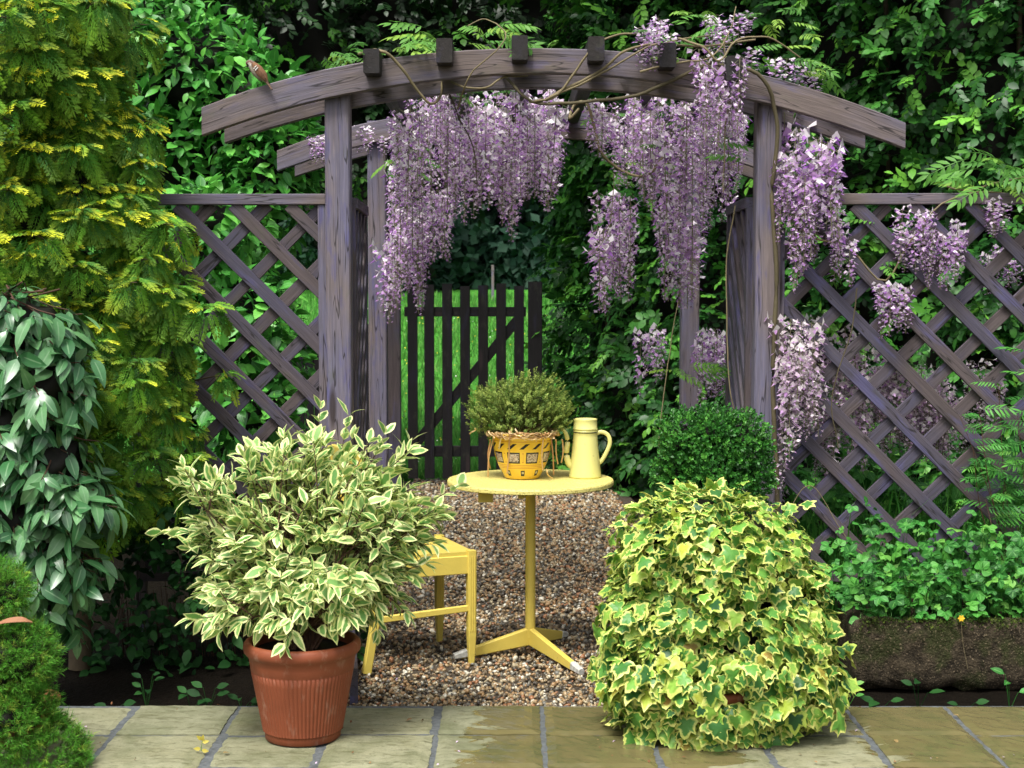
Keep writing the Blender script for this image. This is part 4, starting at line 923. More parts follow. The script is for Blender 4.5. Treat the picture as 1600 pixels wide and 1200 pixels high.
for i in range(270):
    py2 = -60 + 910 * ((i * .618034) % 1.0) + r_.uniform(-12, 12); xr = np.interp(py2, re[:, 0], re[:, 1]); u = ((i * .7548777) % 1.0) ** .8; px2 = -50 + (xr + 30 + 34 * sin(py2 / 23.0) + 18 * sin(py2 / 9.0) + r_.uniform(-45, 55)) * u
    Yc = 5.66 + .40 * u ** 2 + r_.uniform(0, .34)
    c = P(px2, py2, Yc); trunkp = A(X(105, 6.1), 6.15, c[2] + .12)
    out = nrmz(nrmz(c - trunkp) * A(1, 1, .25) + A(r_.uniform(-.35, .35), -.45, 0)); yf = np.clip((620 - py2) / 330, .08, .8) * (1 if r_.uniform() < .55 else .12)
    S = r_.uniform(.8, 1.25); side = nrmz(np.cross(out, UP)); tube(g, [c - out * .16 - UP * .03, c - out * .04, c + out * .02], [.004, .003, .0015], 4); w0 = r_.uniform(-.5, .5)
    for j in range(12):
        a = -1.35 + 2.7 * (j % 6) / 5 + r_.uniform(-.2, .2)
        if j < 6:         # young growth arching along the top of the fan
            PP.append(c + side * sin(a) * .035 * S + UP * (.012 + .01 * cos(a))); DD.append(out * cos(a) * .8 + side * (sin(a) + w0 * .3) + UP * r_.uniform(-.3, .12)); NN.append(UP * .9 + out * .55 + r_.normal(size=3) * .25)
            SS.append(.085 * S * r_.uniform(.75, 1.2)); q_ = r_.uniform(); VA.append(r_.randint(0, 3) if q_ < yf else (6 + r_.randint(0, 2) if q_ < .5 + yf * .5 else 3 + r_.randint(0, 3)))
        else:             # older sprays hang down below it
            PP.append(c + side * sin(a) * .05 * S - UP * .01); DD.append(out * .35 * cos(a) + side * sin(a) * .75 - UP * r_.uniform(.5, 1.0)); NN.append(out * 1.0 + UP * .4 + r_.normal(size=3) * .3)
            SS.append(.12 * S * r_.uniform(.75, 1.2)); VA.append(6 + r_.randint(0, 2) if r_.uniform() < .12 else 3 + r_.randint(0, 3))
obj('branches_or_core', g, M_bark, gt, kind='stuff', smooth=True)
foliage(gt, 'spray', 'foliage', G1 + G0 + GM, np.array(PP), np.array(DD), np.array(NN), np.array(SS), M_gold, 300, var=np.array(VA))
bl = [ell(60, y_, 6.1, x_, 120, .2) for y_, x_ in ((-40, 110), (120, 115), (300, 150), (480, 170), (620, 190), (740, 140))]; cores(gt, bl, M_shade_core_soil, .7, 9)
m = 450; 
p, nn = blob_pts(bl, m, .3, .1, 31, .8); m = len(p); foliage(gt, 'spray', 'inner_foliage', G0, p, nn * A(1, 1, .4) - UP * .4 + rn(m, .4), nn + UP * .4, .13 * rs.uniform(.7, 1.2, m), M_gold, 0)

# ------------------------------------------------------------------ grey-green shrub at the left edge
et = thing('grey_leaved_shrub', 'evergreen shrub with large drooping grey-green leaves at the left edge', 'shrub', (X(20, 5.55), 5.55, -.04))
bl = [ell(x_, y_, 5.5, a_, b_, .22) for x_, y_, a_, b_ in ((30, 520, 95, 75), (70, 600, 85, 80), (20, 680, 100, 90), (90, 720, 60, 60), (110, 790, 62, 60), (30, 800, 90, 80), (80, 880, 72, 70), (60, 950, 65, 60))]
EL = [leaf_t(.40, 5, .18, c, .42, .01, .08, i) for i, c in enumerate((.1, .28, .42))]
p, nn = blob_pts(bl, 300, .35, .12, 16, .78); PP = []; DD = []; NN = []; g = Geo()
for q, o_ in zip(p, nn):
    ax = nrmz(o_ * A(1, 1, .3) - UP * .25 + rn(1, .25)[0]); tube(g, [q - ax * .16 + UP * .02, q - ax * .05, q + ax * .02], [.004, .003, .002], 5)
    for j in range(6):
        a = j * 2.4 + rs.uniform(-.3, .3); sd = nrmz(np.cross(ax, UP)); u2 = np.cross(sd, ax); rad = sd * cos(a) + u2 * sin(a); PP.append(q - ax * .018 * j + ax * .02); DD.append(ax * .6 + rad * .75 - UP * .75 + rn(1, .3)[0]); NN.append(o_ * .9 + UP * .5 + rad * .3 + rn(1, .25)[0])
obj('branches_or_core', g, M_redst, et, kind='stuff', smooth=True); m = len(PP)
foliage(et, 'leaf', 'foliage', EL, np.array(PP), np.array(DD), np.array(NN), .11 * rs.uniform(.6, 1.2, m), M_grey, 300); cores(et, bl, M_shade_core_soil, .66, 10)
g = Geo(); tube(g, smooth_line([A(X(40, 5.6), 5.65, -.04), A(X(20, 5.6), 5.65, .5), A(X(10, 5.6), 5.7, 1.3)], 8), np.linspace(.02, .012, 8), 7); obj('trunk', g, M_vined, et, smooth=True)

# ------------------------------------------------------------------ dwarf conifer in the corner
dt = thing('dwarf_conifer', 'low bright green fluffy dwarf conifer in the bottom left corner', 'conifer', (X(0, 4.7), 4.7, 0))
bl = [ell(x_, y_, 4.7, a_, b_) for x_, y_, a_, b_ in ((-20, 930, 62, 50), (10, 1030, 72, 62), (30, 1100, 50, 40), (0, 1130, 90, 70), (70, 1175, 62, 48), (20, 1210, 120, 60))]
p, nn = blob_pts(bl, 3600, .3, .14, 18, .82); m = len(p)
foliage(dt, 'tuft', 'foliage', [tuft_t(i, 26, .03) for i in range(4)], p, nn + UP * .3 + rn(m, .3), rn(m), .045 * rs.uniform(.7, 1.3, m), M_dwarf, 0); cores(dt, bl, M_shade_core_soil, .76, 11)
stk = thing('dry_leaf', 'curled brown dry leaf lying on the bright dwarf conifer', 'leaf', tuple(P(20, 965, 4.5))); g = Geo()
sweep(g, smooth_line([P(-12, 978, 4.5), P(10, 970, 4.48), P(35, 968, 4.48), P(50, 972, 4.5)], 10), [rect(.004 + .022 * sin(pi * i / 9.5), .003, .0008) for i in range(10)], up=(0, -.5, 1)); obj('blade', g, simple('dry_brown', (.30, .14, .07), .6), stk)

# ------------------------------------------------------------------ stone trough and its plants
N = NT('mossy_stone'); p_ = N.pos(); n1 = N.noise(p_, 22, 7, .7); c = N.mix(N.ramp(n1, [(.35, 0), (.7, 1)]), (.014, .011, .007), (.085, .066, .042))
c = N.mix(N.ramp(N.noise(p_, 9, 5), [(.5, 0), (.62, .75)]), c, (.035, .045, .012)); c = N.mix(N.ramp(N.noise(p_, 140, 2), [(.60, 0), (.68, .8)]), c, (.22, .17, .11))
M_stone = N.pbr(c, .9, .2, N.bump(N.m('ADD', n1, N.m('MULTIPLY', N.noise(p_, 110, 4), .6)), 1, .02))
x0, x1 = X(1343, 5.75), X(1720, 5.75); y0, y1 = 5.72, 6.18; z0, z1 = Z(1078, 5.75), Z(968, 5.75)
tr = thing('stone_trough', 'long rough mossy stone trough below the right trellis', 'trough', ((x0 + x1) / 2, (y0 + y1) / 2, z0))
def roundbox(x0, x1, y0, y1, z0, z1, rc, n=26, nzs=9):
    V = []; 
    prof = [(0.04, z0), (0.01, z0 + .02), (0, z0 + .05)] + [(0, z0 + (z1 - z0) * t) for t in (.4, .6, .8)] + [(.0, z1 - .02), (.012, z1), (.05, z1 + .002), (.055, z1 - .06)]
    per = []
    for cxx, cyy, a0 in ((x1 - rc, y1 - rc, 0), (x0 + rc, y1 - rc, 90), (x0 + rc, y0 + rc, 180), (x1 - rc, y0 + rc, 270)):
        for a in np.linspace(a0, a0 + 90, 6): per.append((cxx, cyy, cos(radians(a)), sin(radians(a))))
    # densify long sides
    out = []
    for i in range(len(per)):
        a = per[i]; b = per[(i + 1) % len(per)]; out.append(a); pa_ = A(a[0] + a[2] * rc, a[1] + a[3] * rc); pb_ = A(b[0] + b[2] * rc, b[1] + b[3] * rc); L = np.linalg.norm(pb_ - pa_); k_ = int(L / .06)
        for j in range(1, k_): t = j / k_; out.append((a[0] + (b[0] - a[0]) * t, a[1] + (b[1] - a[1]) * t, a[2], a[3]))
    K = len(out)
    for ins, z in prof:
        for o_ in out: V.append((o_[0] + o_[2] * (rc - ins), o_[1] + o_[3] * (rc - ins), z))
    V = np.array(V); V += (vnoise(V, 14, 3) * .014 + vnoise(V, 45, 4) * .009)[:, None] * A(1, 1, .5); T = []
    for i in range(len(prof) - 1):
        for j in range(K): a = i * K + j; b = i * K + (j + 1) % K; T += [(a, b, a + K), (b, b + K, a + K)]
    c0 = len(V); V = np.vstack([V, [[(x0 + x1) / 2, (y0 + y1) / 2, z1 - .06]]]); b_ = (len(prof) - 1) * K
    for j in range(K): T.append((b_ + j, b_ + (j + 1) % K, c0))
    return V, T
g = Geo(); V, T = roundbox(x0, x1, y0, y1, z0, z1, .05); g.add(V, T); obj('basin', g, M_stone, tr, smooth=True)
for xx in (x0 + .12, x1 - .2):
    g = Geo(); bar(g, A(xx, y0 + .1, (z0 - .04) / 2), A(xx, y1 - .06, (z0 - .04) / 2), .12, z0 + .04, .01); obj('support_stone', g, M_stone, tr)
M_moss = leaf_mat('moss', [(0, (.02, .035, .008)), (.6, (.05, .085, .015)), (1, (.12, .16, .03))], .9, .1, .1)
m = 900; xx = rs.uniform(x0 + .01, x1, m); p = np.column_stack([xx, y0 + .0 + rs.uniform(-.008, .03, m), z1 + rs.uniform(-.05, .012, m) * rs.uniform(0, 1, m)])
foliage(tr, 'tuft', 'moss_fringe', [sprig_t(i, 6, .7, .4) for i in range(3)], p, UP + A(0, -.8, 0) + rn(m, .6), rn(m), .012 * rs.uniform(.5, 1.6, m), M_moss, 0)
fl_ = thing('yellow_flower', 'single small yellow flower hanging over the front lip of the stone trough', 'flower', tuple(P(1500, 968, 5.68)))
for k_ in range(6):
    V, T, at = leaf_t(.7, 3, .1, .2); a_ = k_ * 1.05; g = Geo(); g.add(V @ frame(A(cos(a_), -.25, sin(a_)), A(0, -1, .2), .014).T + P(1502, 966, 5.675), T, edge=at['edge'], rnd=.05 * k_); obj('petal', g, simple('yellow_petal', (.8, .5, .03), .5) if k_ == 0 else bpy.data.materials['yellow_petal'], fl_, smooth=True)
g = Geo(); tube(g, smooth_line([P(1502, 967, 5.68), P(1504, 1000, 5.69), P(1512, 1045, 5.7)], 6), [.0012] * 6, 4); obj('stalk', g, M_vine, fl_)
def trefoil_t(seed=0, lw=.75):
    lf = leaf_t(lw, 4, .25, .15, .5, .02); return merge_t([(lf, frame(A(sin(a), cos(a), -.12), UP, .55), A(0, .45, 0), {}) for a in (-1.25, 0, 1.25)] + [(leaf_t(.03, 2, 0, -.1, .5), np.eye(3) * .5, A(0, 0, 0), dict(edge=1.0))])
TF = [trefoil_t(i, w_) for i, w_ in enumerate((.7, .85, .95))]
wt_ = thing('strawberry_plants', 'bright green leafy plants spilling over the stone trough', 'plant', ((x0 + x1) / 2, 5.95, z1))
m = 900; xx = rs.uniform(x0 - .04, x1, m); yy2 = rs.uniform(5.74, 6.14, m); hh = z1 + .0 + rs.uniform(0, 1, m) ** 1.1 * (.20 + .15 * vnoise(np.column_stack([xx, yy2, 0 * xx]), 7, 4)) * (.5 + 1.2 * (yy2 - 5.72) / .45)
p = np.column_stack([xx, yy2, hh]); foliage(wt_, 'leaf', 'small_leaves', TF, p, rn(m, .7) + A(0, -.4, .1), UP + rn(m, .35) + A(0, -.5, 0), .052 * rs.uniform(.45, 1.6, m), M_weed, 260)
g = Geo()
for i in range(170): q = p[i]; tube(g, [A(q[0] + rs.uniform(-.04, .04), q[1] + .03, z1 - .05), q], [.0015, .001], 4)
obj('stalks', g, M_weed, wt_, kind='stuff')
def grass(name, label, x0, x1, y0, y1, z, n, h, wd, parent=None, mat=None, bend=.5):
    t = thing(name, label, 'grass', ((x0 + x1) / 2, (y0 + y1) / 2, z)); g = Geo()
    for i in range(n):
        b = A(rs.uniform(x0, x1), rs.uniform(y0, y1), z); a = rs.uniform(0, 6.28); H = h * rs.uniform(.5, 1.2); d = A(cos(a), sin(a), 0) * H * bend * rs.uniform(.2, 1); s = A(-sin(a), cos(a), 0) * wd * rs.uniform(.6, 1.2)
        c1 = b + UP * H * .6 + d * .35; c2 = b + UP * H * rs.uniform(.75, 1) + d; g.add([b - s, b + s, c1 - s * .8, c1 + s * .8, c2], [(0, 1, 2), (1, 3, 2), (2, 3, 4)], edge=0.3, rnd=rs.uniform())
    obj('blades', g, mat or M_weed, t, kind='stuff', smooth=True); return t
M_lush = leaf_mat('lush_grass_blade', [(0, (.05, .24, .03)), (1, (.14, .42, .06))], .5, .3, .3)
grass('grass_tuft', 'long green grass blades growing among the plants in the stone trough', x0 + .1, x1, 5.85, 6.15, z1 - .04, 150, .24, .0035)
# taller undergrowth behind the right trellis
ug = thing('undergrowth_plants', 'mixed green weeds growing behind the foot of the right trellis', 'plant', (X(1430, 7.0), 7.0, -.04))
m = 1500; xx = rs.uniform(X(1240, 7), X(1720, 7), m); zz = rs.uniform(0, 1, m) ** 1.1 * (.75 + .2 * vnoise(np.column_stack([xx, xx * 0, xx * 0]), 4, 6)); p = np.column_stack([xx, 6.75 + rs.uniform(0, .5, m), np.maximum(zz, 0)])
foliage(ug, 'leaf', 'foliage', TF + LL, p, rn(m, .6) + A(0, -.6, .1), UP + A(0, -.4, 0) + rn(m, .35), .085 * rs.uniform(.6, 1.3, m), M_weed, 0)
grass('grass_tuft', 'coarse grass behind the foot of the right trellis', X(1230, 6.8), X(1700, 6.8), 6.5, 6.8, -.04, 700, .75, .005, mat=M_lush)
# feathery plant at right edge
ft = thing('feathery_climber', 'bright green feathery-leaved plant climbing the trellis at the right edge', 'plant', (X(1570, 6.1), 6.15, z1)); FTl = [pinnate_t(6, .2, i, .2, .42) for i in range(3)]
PP = []; DD = []; NN = []; g = Geo()
for q in [(1600, 560), (1560, 600), (1590, 650), (1530, 640), (1610, 720), (1570, 720), (1520, 700), (1590, 790), (1540, 780), (1640, 600), (1500, 650), (1610, 520)]:
    tip = P(q[0], q[1], 6.18 + rs.uniform(-.08, .1)); b0 = P(1600 + (q[0] - 1560) * .2, 930, 6.12); line = smooth_line([b0, (b0 + tip) / 2 + rn(1, .03)[0], tip], 9); tube(g, line, np.linspace(.003, .0012, 9), 4)
    for i in range(8):
        k_ = line[-1] + (line[3] - line[-1]) * i / 9; a = rs.uniform(0, 6.28); PP.append(k_); DD.append(A(cos(a), sin(a) - .4, .25)); NN.append(UP + A(0, -.5, 0) + rn(1, .3)[0])
obj('stems', g, M_redst, ft, kind='stuff'); m = len(PP); foliage(ft, 'leaf', 'foliage', FTl, np.array(PP), np.array(DD), np.array(NN), .10 * rs.uniform(.7, 1.3, m), M_weed, 100)

# undergrowth below the left shrubs, leaves coloured near-black for the shade there
ul = thing('shade_undergrowth', 'undergrowth with shade-dark leaves between the golden conifer and the potted shrub', 'plant', (X(260, 6.3), 6.3, -.04))
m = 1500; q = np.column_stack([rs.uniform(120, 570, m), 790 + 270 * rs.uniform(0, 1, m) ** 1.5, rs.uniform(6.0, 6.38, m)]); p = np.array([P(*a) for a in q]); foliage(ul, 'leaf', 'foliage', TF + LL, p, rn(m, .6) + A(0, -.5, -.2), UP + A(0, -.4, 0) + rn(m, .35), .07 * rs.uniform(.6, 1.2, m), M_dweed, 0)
g = Geo()
for i in range(50): b = P(rs.uniform(180, 380), rs.uniform(900, 960), 6.2); tube(g, [A(b[0], 6.3, -.04), b], [.002, .001], 4)
obj('stems', g, M_redst, ul, kind='stuff')
# seedlings along the paving edge
SEED = []
def seedling(x_, y_, label, n=5, s=.05, h=.06, mat=M_dweed):
    b = P(x_, y_, 1); Y = 5.47; bb = A(X(x_, Y), Y, -.04); t = thing('seedling', label, 'seedling', tuple(bb), 'seedlings along the paving edge'); g = Geo()
    for i in range(n):
        a = i * 2.2 + rs.uniform(-.4, .4); d = A(cos(a), sin(a) * .6 - .35, .35); e = bb + A(cos(a) * .03, sin(a) * .015 - .01, h * rs.uniform(.5, 1.2)); tube(g, [bb, e], [.0015, .001], 4)
        V, T, at = LL[i % 3]; R = frame(d, UP + A(0, -.7, 0) + rn(1, .2)[0], s * rs.uniform(.7, 1.1)); gg = Geo(); gg.add(V @ R.T + e, T, edge=at['edge'], rnd=rs.uniform()); obj('leaf', gg, mat, t, smooth=True)
    obj('stalks', g, mat, t)
for a in [(170, 1090, 'small seedling near the dwarf conifer at the paving edge'), (220, 1070, 'upright dark seedling in the shaded bed at the far left'), (290, 1090, 'broad seedling midway between dwarf conifer and terracotta pot'), (318, 1085, 'seedling just left of the middle one in the dark bed'), (372, 1080, 'seedling close to the left side of the ribbed pot'),
          (1330, 1095, 'three-leaved seedling at the paving edge beside the ivy'), (1385, 1095, 'dark seedling below the left end of the trough'), (1445, 1095, 'seedling at the paving edge below the middle of the trough'), (1520, 1100, 'tiny seedling below the trough near the slab joint'), (1590, 1090, 'bright seedling at the paving edge by the right edge')]:
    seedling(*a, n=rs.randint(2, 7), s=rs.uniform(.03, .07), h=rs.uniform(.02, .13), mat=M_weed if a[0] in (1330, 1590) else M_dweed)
ee = thing('edging_board', 'short grey timber edging board behind the ribbed pot', 'board', (X(556, 5.44), 5.5, -.04)); g = Geo(); bar(g, A(X(548, 5.44), 5.47, .04), A(X(545, 6.3), 6.3, .04), .03, .16); obj('plank', g, M_slat, ee)
yf = thing('yellow_weed', 'tiny yellow-leaved weed sprouting from the slab joint left of the pot', 'weed', (X(312, 4.95), 4.9, 0)); g = Geo(); b = A(X(312, 4.85), 4.85, 0); tube(g, [b, P(314, 1172, 4.83), P(316, 1158, 4.83)], [.0015, .0015, .001], 5); st = obj('stalk', g, M_weed, yf)
M_ywd = leaf_mat('yellow_weed_leaf', [(0, (.5, .42, .06)), (1, (.65, .56, .12))])
for q, d in (((316, 1158), A(.2, -.4, 1)), ((316, 1160), A(1, -.3, .3)), ((314, 1170), A(-1, -.3, .1)), ((315, 1172), A(1, -.3, -.1)), ((316, 1156), A(-.6, -.4, .6))):
    V, T, at = leaf_t(.55, 3, .2, .2); R = frame(d, UP * .3 + A(0, -1, 0), .024); gg = Geo(); gg.add(V @ R.T + P(*q, 4.83), T, edge=.5, rnd=rs.uniform()); obj('leaf', gg, M_ywd, yf, smooth=True)
M_dead = leaf_mat('fallen_leaf', [(0, (.20, .09, .04)), (1, (.42, .30, .12))])
for q, lb in (((642, 1136), 'small pale fallen leaf on the wet slab below the table'), ((340, 1192), 'tiny orange fallen leaf near the yellow weed'), ((1408, 1170), 'brown fallen leaf on the paving right of the ivy'), ((1510, 1131), 'brown fallen leaf on the slab below the trough')):
    Y = 1.52 * F / (q[1] - 450); c = A(X(q[0], Y), Y, .008); V, T, at = leaf_t(.6, 3, .3, .2); gg = Geo(); gg.add(V @ frame(rn(1)[0] * A(1, 1, 0), UP, .026).T + c, T, edge=at['edge'], rnd=rs.uniform()); o = obj('fallen_leaf', gg, M_dead, smooth=True); tag(o, lb, 'leaf', 'fallen leaves on the paving')

# ------------------------------------------------------------------ wisteria
wi = thing('wisteria', 'lilac wisteria in full bloom climbing over the garden arch', 'climber', (X(1212, 6.35), 6.35, -.04))
def vine(pts, r0, r1, mat=M_vine, n=26, k=7):
    g = Geo(); q = smooth_line([P(*a) for a in pts], n); q += np.column_stack([vnoise(q, 18, 1), vnoise(q, 18, 2), vnoise(q, 18, 3)]) * .003; tube(g, q, np.linspace(r0, r1, n), k); return obj('stem', g, mat, wi, smooth=True)
vine([(1222, 1000, 6.36), (1216, 800, 6.34), (1208, 600, 6.33), (1213, 420, 6.33), (1206, 300, 6.33), (1214, 200, 6.32), (1190, 120, 6.28), (1110, 98, 6.25)], .011, .008, M_vined, 40)
vine([(1110, 98, 6.3), (1040, 130, 6.3), (990, 150, 6.3), (900, 160, 6.28), (835, 160, 6.3), (800, 130, 6.36), (780, 110, 6.5)], .008, .006, M_vined)
vine([(835, 158, 6.29), (870, 150, 6.28), (900, 110, 6.26), (925, 75, 6.25), (960, 55, 6.3), (1000, 52, 6.3)], .006, .004)
vine([(855, 155, 6.29), (900, 130, 6.28), (940, 110, 6.27), (975, 80, 6.25), (1020, 70, 6.25), (1100, 72, 6.3), (1180, 62, 6.3)], .007, .004)
vine([(850, 157, 6.28), (930, 120, 6.27), (990, 85, 6.24), (1030, 68, 6.24), (1110, 55, 6.3)], .005, .003)
vine([(560, 85, 6.5), (590, 78, 6.24), (615, 92, 6.24), (638, 120, 6.26), (655, 145, 6.28), (672, 162, 6.3), (688, 150, 6.4), (690, 125, 6.48)], .007, .005)
vine([(715, 170, 6.5), (725, 140, 6.3), (740, 110, 6.26), (790, 60, 6.25), (760, 30, 6.4), (730, 40, 6.4)], .004, .002)
vine([(705, 128, 6.4), (730, 137, 6.3), (760, 136, 6.3), (790, 120, 6.35), (825, 118, 6.46)], .005, .004)
vine([(700, 140, 6.6), (715, 180, 6.6), (740, 230, 6.6), (745, 290, 6.62)], .004, .002, M_vined)
vine([(905, 170, 6.9), (890, 185, 6.9), (897, 165, 6.95), (915, 160, 6.9), (930, 200, 6.9), (940, 240, 6.9), (970, 265, 6.9), (1010, 275, 6.8), (1040, 240, 6.8)], .007, .006)
vine([(960, 270, 6.7), (955, 340, 6.7), (940, 380, 6.7), (920, 400, 6.7)], .002, .0012)
vine([(1130, 60, 6.3), (1140, 140, 6.26), (1133, 200, 6.26), (1130, 300, 6.28)], .004, .002)
vine([(1060, 60, 6.25), (1100, 75, 6.22), (1125, 95, 6.22), (1150, 65, 6.25), (1200, 58, 6.25), (1250, 90, 6.3)], .006, .003)
vine([(1000, 112, 6.24), (1060, 98, 6.24), (1110, 90, 6.23), (1140, 50, 6.3), (1150, 10, 6.4)], .005, .002)
vine([(1050, 830, 6.7), (1030, 700, 6.7), (1045, 560, 6.7), (1060, 470, 6.7)], .003, .002)
vine([(1225, 330, 6.36), (1270, 370, 6.35), (1330, 390, 6.34), (1380, 440, 6.34), (1420, 380, 6.33), (1470, 320, 6.33), (1530, 300, 6.34), (1600, 305, 6.35)], .005, .003)
vine([(1230, 800, 6.34), (1270, 760, 6.33), (1330, 850, 6.3), (1400, 890, 6.28)], .002, .0015)
vine([(1340, 450, 6.33), (1330, 520, 6.33), (1300, 620, 6.33), (1310, 700, 6.33)], .003, .002, M_vined)
vine([(1480, 290, 6.38), (1510, 298, 6.36), (1560, 285, 6.36), (1640, 270, 6.36)], .004, .003)
vine([(1150, 320, 6.45), (1135, 420, 6.45), (1140, 600, 6.4), (1155, 670, 6.4)], .003, .002)
def raceme_t(n, seed, L=1.0, R=.14, fs=.062):
    r = np.random.RandomState(seed); V = []; T = []; pt = []; tp = []; fr = []; MI = []
    def poly(vs, ts, p_, t_, f_, m_):
        k_ = len(V); V.extend(vs); T.extend([(a + k_, b + k_, c + k_) for a, b, c in ts]); pt.extend([p_] * len(vs)); tp.extend([t_] * len(vs)); fr.extend([f_] * len(vs)); MI.extend([m_] * len(ts))
    for i in range(n):
        t = ((i + .5) / n) ** .92; a = i * 2.39996 + r.uniform(-.3, .3); rad = R * (1 - t) ** .6 * (.75 + .45 * t) * r.uniform(.55, 1.25) + .012
        o = A(cos(a), sin(a), 0); c = A(0, 0, -t * L) + o * rad + A(0, 0, r.uniform(-.02, .02)); s = fs * (1.08 - .62 * t) * r.uniform(.8, 1.2); sd = np.cross(UP, o)
        f = r.uniform()
        u = nrmz(UP * .8 + o * .5 + r.normal(size=3) * .5); w_ = nrmz(sd + r.normal(size=3) * .25)
        bb = c; poly([bb - u * s * .15, bb + w_ * s * .62 + u * s * .25 + o * s * .1, bb + u * s * .95, bb - w_ * s * .62 + u * s * .25 + o * s * .1], [(0, 1, 2), (0, 2, 3)], 0, t, f, 0)
        q = bb + o * s * .25; s *= .92; dn = nrmz(o * .9 - UP * .45 + r.normal(size=3) * .15)
        poly([q - w_ * s * .3, q + dn * s * .85, q + w_ * s * .3, q + UP * s * .22], [(0, 1, 3), (3, 1, 2)], 1, t, r.uniform(), 0)
        st = A(0, 0, -t * L + .05); poly([st, c, c + A(0, 0, .012)], [(0, 1, 2)], 0, 0, 0, 1)
    for i in range(8):
        z = -i / 8 * L; w_ = .007
        a = A(0, 0, z); b = A(0, 0, z - L / 8); poly([a - A(w_, 0, 0), a + A(w_, 0, 0), b + A(w_, 0, 0) * .8, b - A(w_, 0, 0) * .8], [(0, 1, 2), (0, 2, 3)], 0, 0, 0, 1); poly([a - A(0, w_, 0), a + A(0, w_, 0), b + A(0, w_, 0) * .8, b - A(0, w_, 0) * .8], [(0, 1, 2), (0, 2, 3)], 0, 0, 0, 1)
    return np.array(V), np.array(T), dict(pt=np.array(pt, float), tip=np.array(tp), fr=np.array(fr)), np.array(MI)
RAC = [raceme_t(nn_, i, 1.0, rr_, fs_) for i, (nn_, rr_, fs_) in enumerate([(50, .105, .066), (56, .095, .062), (62, .09, .058), (36, .15, .10), (34, .17, .105)])]
RM = [mesh_of('raceme', v, t, a, [M_petal, M_pstem], m_) for v, t, a, m_ in RAC]
RM2 = [mesh_of('raceme', v, t, a, [M_petal2, M_pstem], m_) for v, t, a, m_ in RAC]
off = np.array(wi.location); NR = 0
def raceme(p, L, v=None, tilt=.08, pale=0):
    global NR
    v = rs.randint(0, 5) if v is None else v; v = v if L > .2 else 3 + v % 2
    wsc = L * rs.uniform(.85, 1.15) if L > .2 else L * 1.1
    wsc = max(wsc, .24) * .95; NR += 1
    RQ.append((p, L, v + 10 * pale, wsc, rs.uniform(-tilt, tilt), rs.uniform(-tilt, tilt), rs.uniform(0, 6.28)))
RQ = []
def hang_racemes():
    """the 300 nearest are parts of their own, the farthest ones one mass"""
    RQ.sort(key=lambda q: q[0][1]); far = Geo()
    for i, (p, L, v, wsc, a, b, c) in enumerate(RQ):
        if i < 300:
            o = bpy.data.objects.new('raceme', (RM2 if v >= 10 else RM)[v % 10]); o.parent = wi; o.location = tuple(p - off); o.scale = (wsc, wsc, L); o.rotation_euler = (a, b, c); col.objects.link(o)
        else:
            V, T, at, M_ = RAC[v % 10]; cs, sn = cos(c), sin(c); W = V * A(wsc, wsc, L); W = np.column_stack([W[:, 0] * cs - W[:, 1] * sn, W[:, 0] * sn + W[:, 1] * cs, W[:, 2]]) + p
            for m_ in (0, 1): far.add(W, T[M_ == m_], m_, **at)
    if len(RQ) > 300: obj('far_blossom', far, [M_petal, M_pstem], wi, kind='stuff', smooth=True)
def region(n, x0, x1, ytop, ybot, Y0, Y1, Lr=(.24, .42), seed=1, tilt=.08, pale=0):
    """racemes hung so that their tips fill down to ybot(x)"""
    fn = (rs.uniform(0, 6.28), rs.uniform(0, 6.28))
    for i in range(n):
        x = x0 + (x1 - x0) * ((i + rs.uniform(.1, .9)) / n if n > 6 else rs.uniform()); 
        x = x0 + (x1 - x0) * ((i * .618034) % 1.0) + rs.uniform(-6, 6); Y = rs.uniform(Y0, Y1); L = rs.uniform(*Lr) * (1 if rs.uniform() < .75 else .7); s = F / Y
        a, b = np.interp(x, *ytop), np.interp(x, *ybot); b -= (b - a) * (.10 + .10 * sin(x / 11.0 + fn[0]) + rs.uniform(-.07, .12) * (n > 30)); hi = b - L * s; y = a + (max(hi, a) - a) * rs.uniform(0, 1) ** .8; L = min(L, max(.14, (b - y) / s)); raceme(P(x, y, Y), L, tilt=tilt, pale=pale)
region(140, 612, 876, ([610, 640, 700, 760, 875], [170, 135, 130, 130, 130]), ([600, 640, 670, 700, 740, 800, 850, 880], [450, 440, 400, 385, 375, 385, 370, 320]), 6.5, 8.3)
region(24, 602, 665, ([600, 665], [320, 300]), ([600, 665], [520, 500]), 7.4, 8.5, (.3, .5))
region(9, 672, 700, ([600, 700], [300, 300]), ([600, 700], [420, 430]), 7.6, 8.5)
region(98, 990, 1160, ([930, 1000, 1060, 1160], [170, 125, 115, 120]), ([940, 980, 1000, 1050, 1100, 1140, 1165], [250, 300, 340, 480, 440, 370, 310]), 6.5, 8.2)
region(18, 925, 1000, ([920, 1000], [160, 130]), ([920, 1000], [250, 330]), 6.6, 7.6, (.18, .3))
region(17, 936, 988, ([930, 990], [285, 290]), ([930, 960, 990], [530, 515, 500]), 7.0, 8.0, (.3, .5))
region(11, 1042, 1088, ([1040, 1090], [330, 330]), ([1040, 1090], [510, 490]), 7.0, 8.0, (.3, .5))
region(7, 1000, 1050, ([1000, 1050], [25, 20]), ([1000, 1050], [125, 118]), 6.15, 6.4, (.12, .2))
region(6, 1110, 1170, ([1100, 1180], [10, 15]), ([1100, 1180], [95, 100]), 6.3, 6.7, (.12, .18))
region(13, 1090, 1160, ([1080, 1170], [70, 90]), ([1080, 1170], [230, 250]), 6.18, 6.28, (.2, .34))
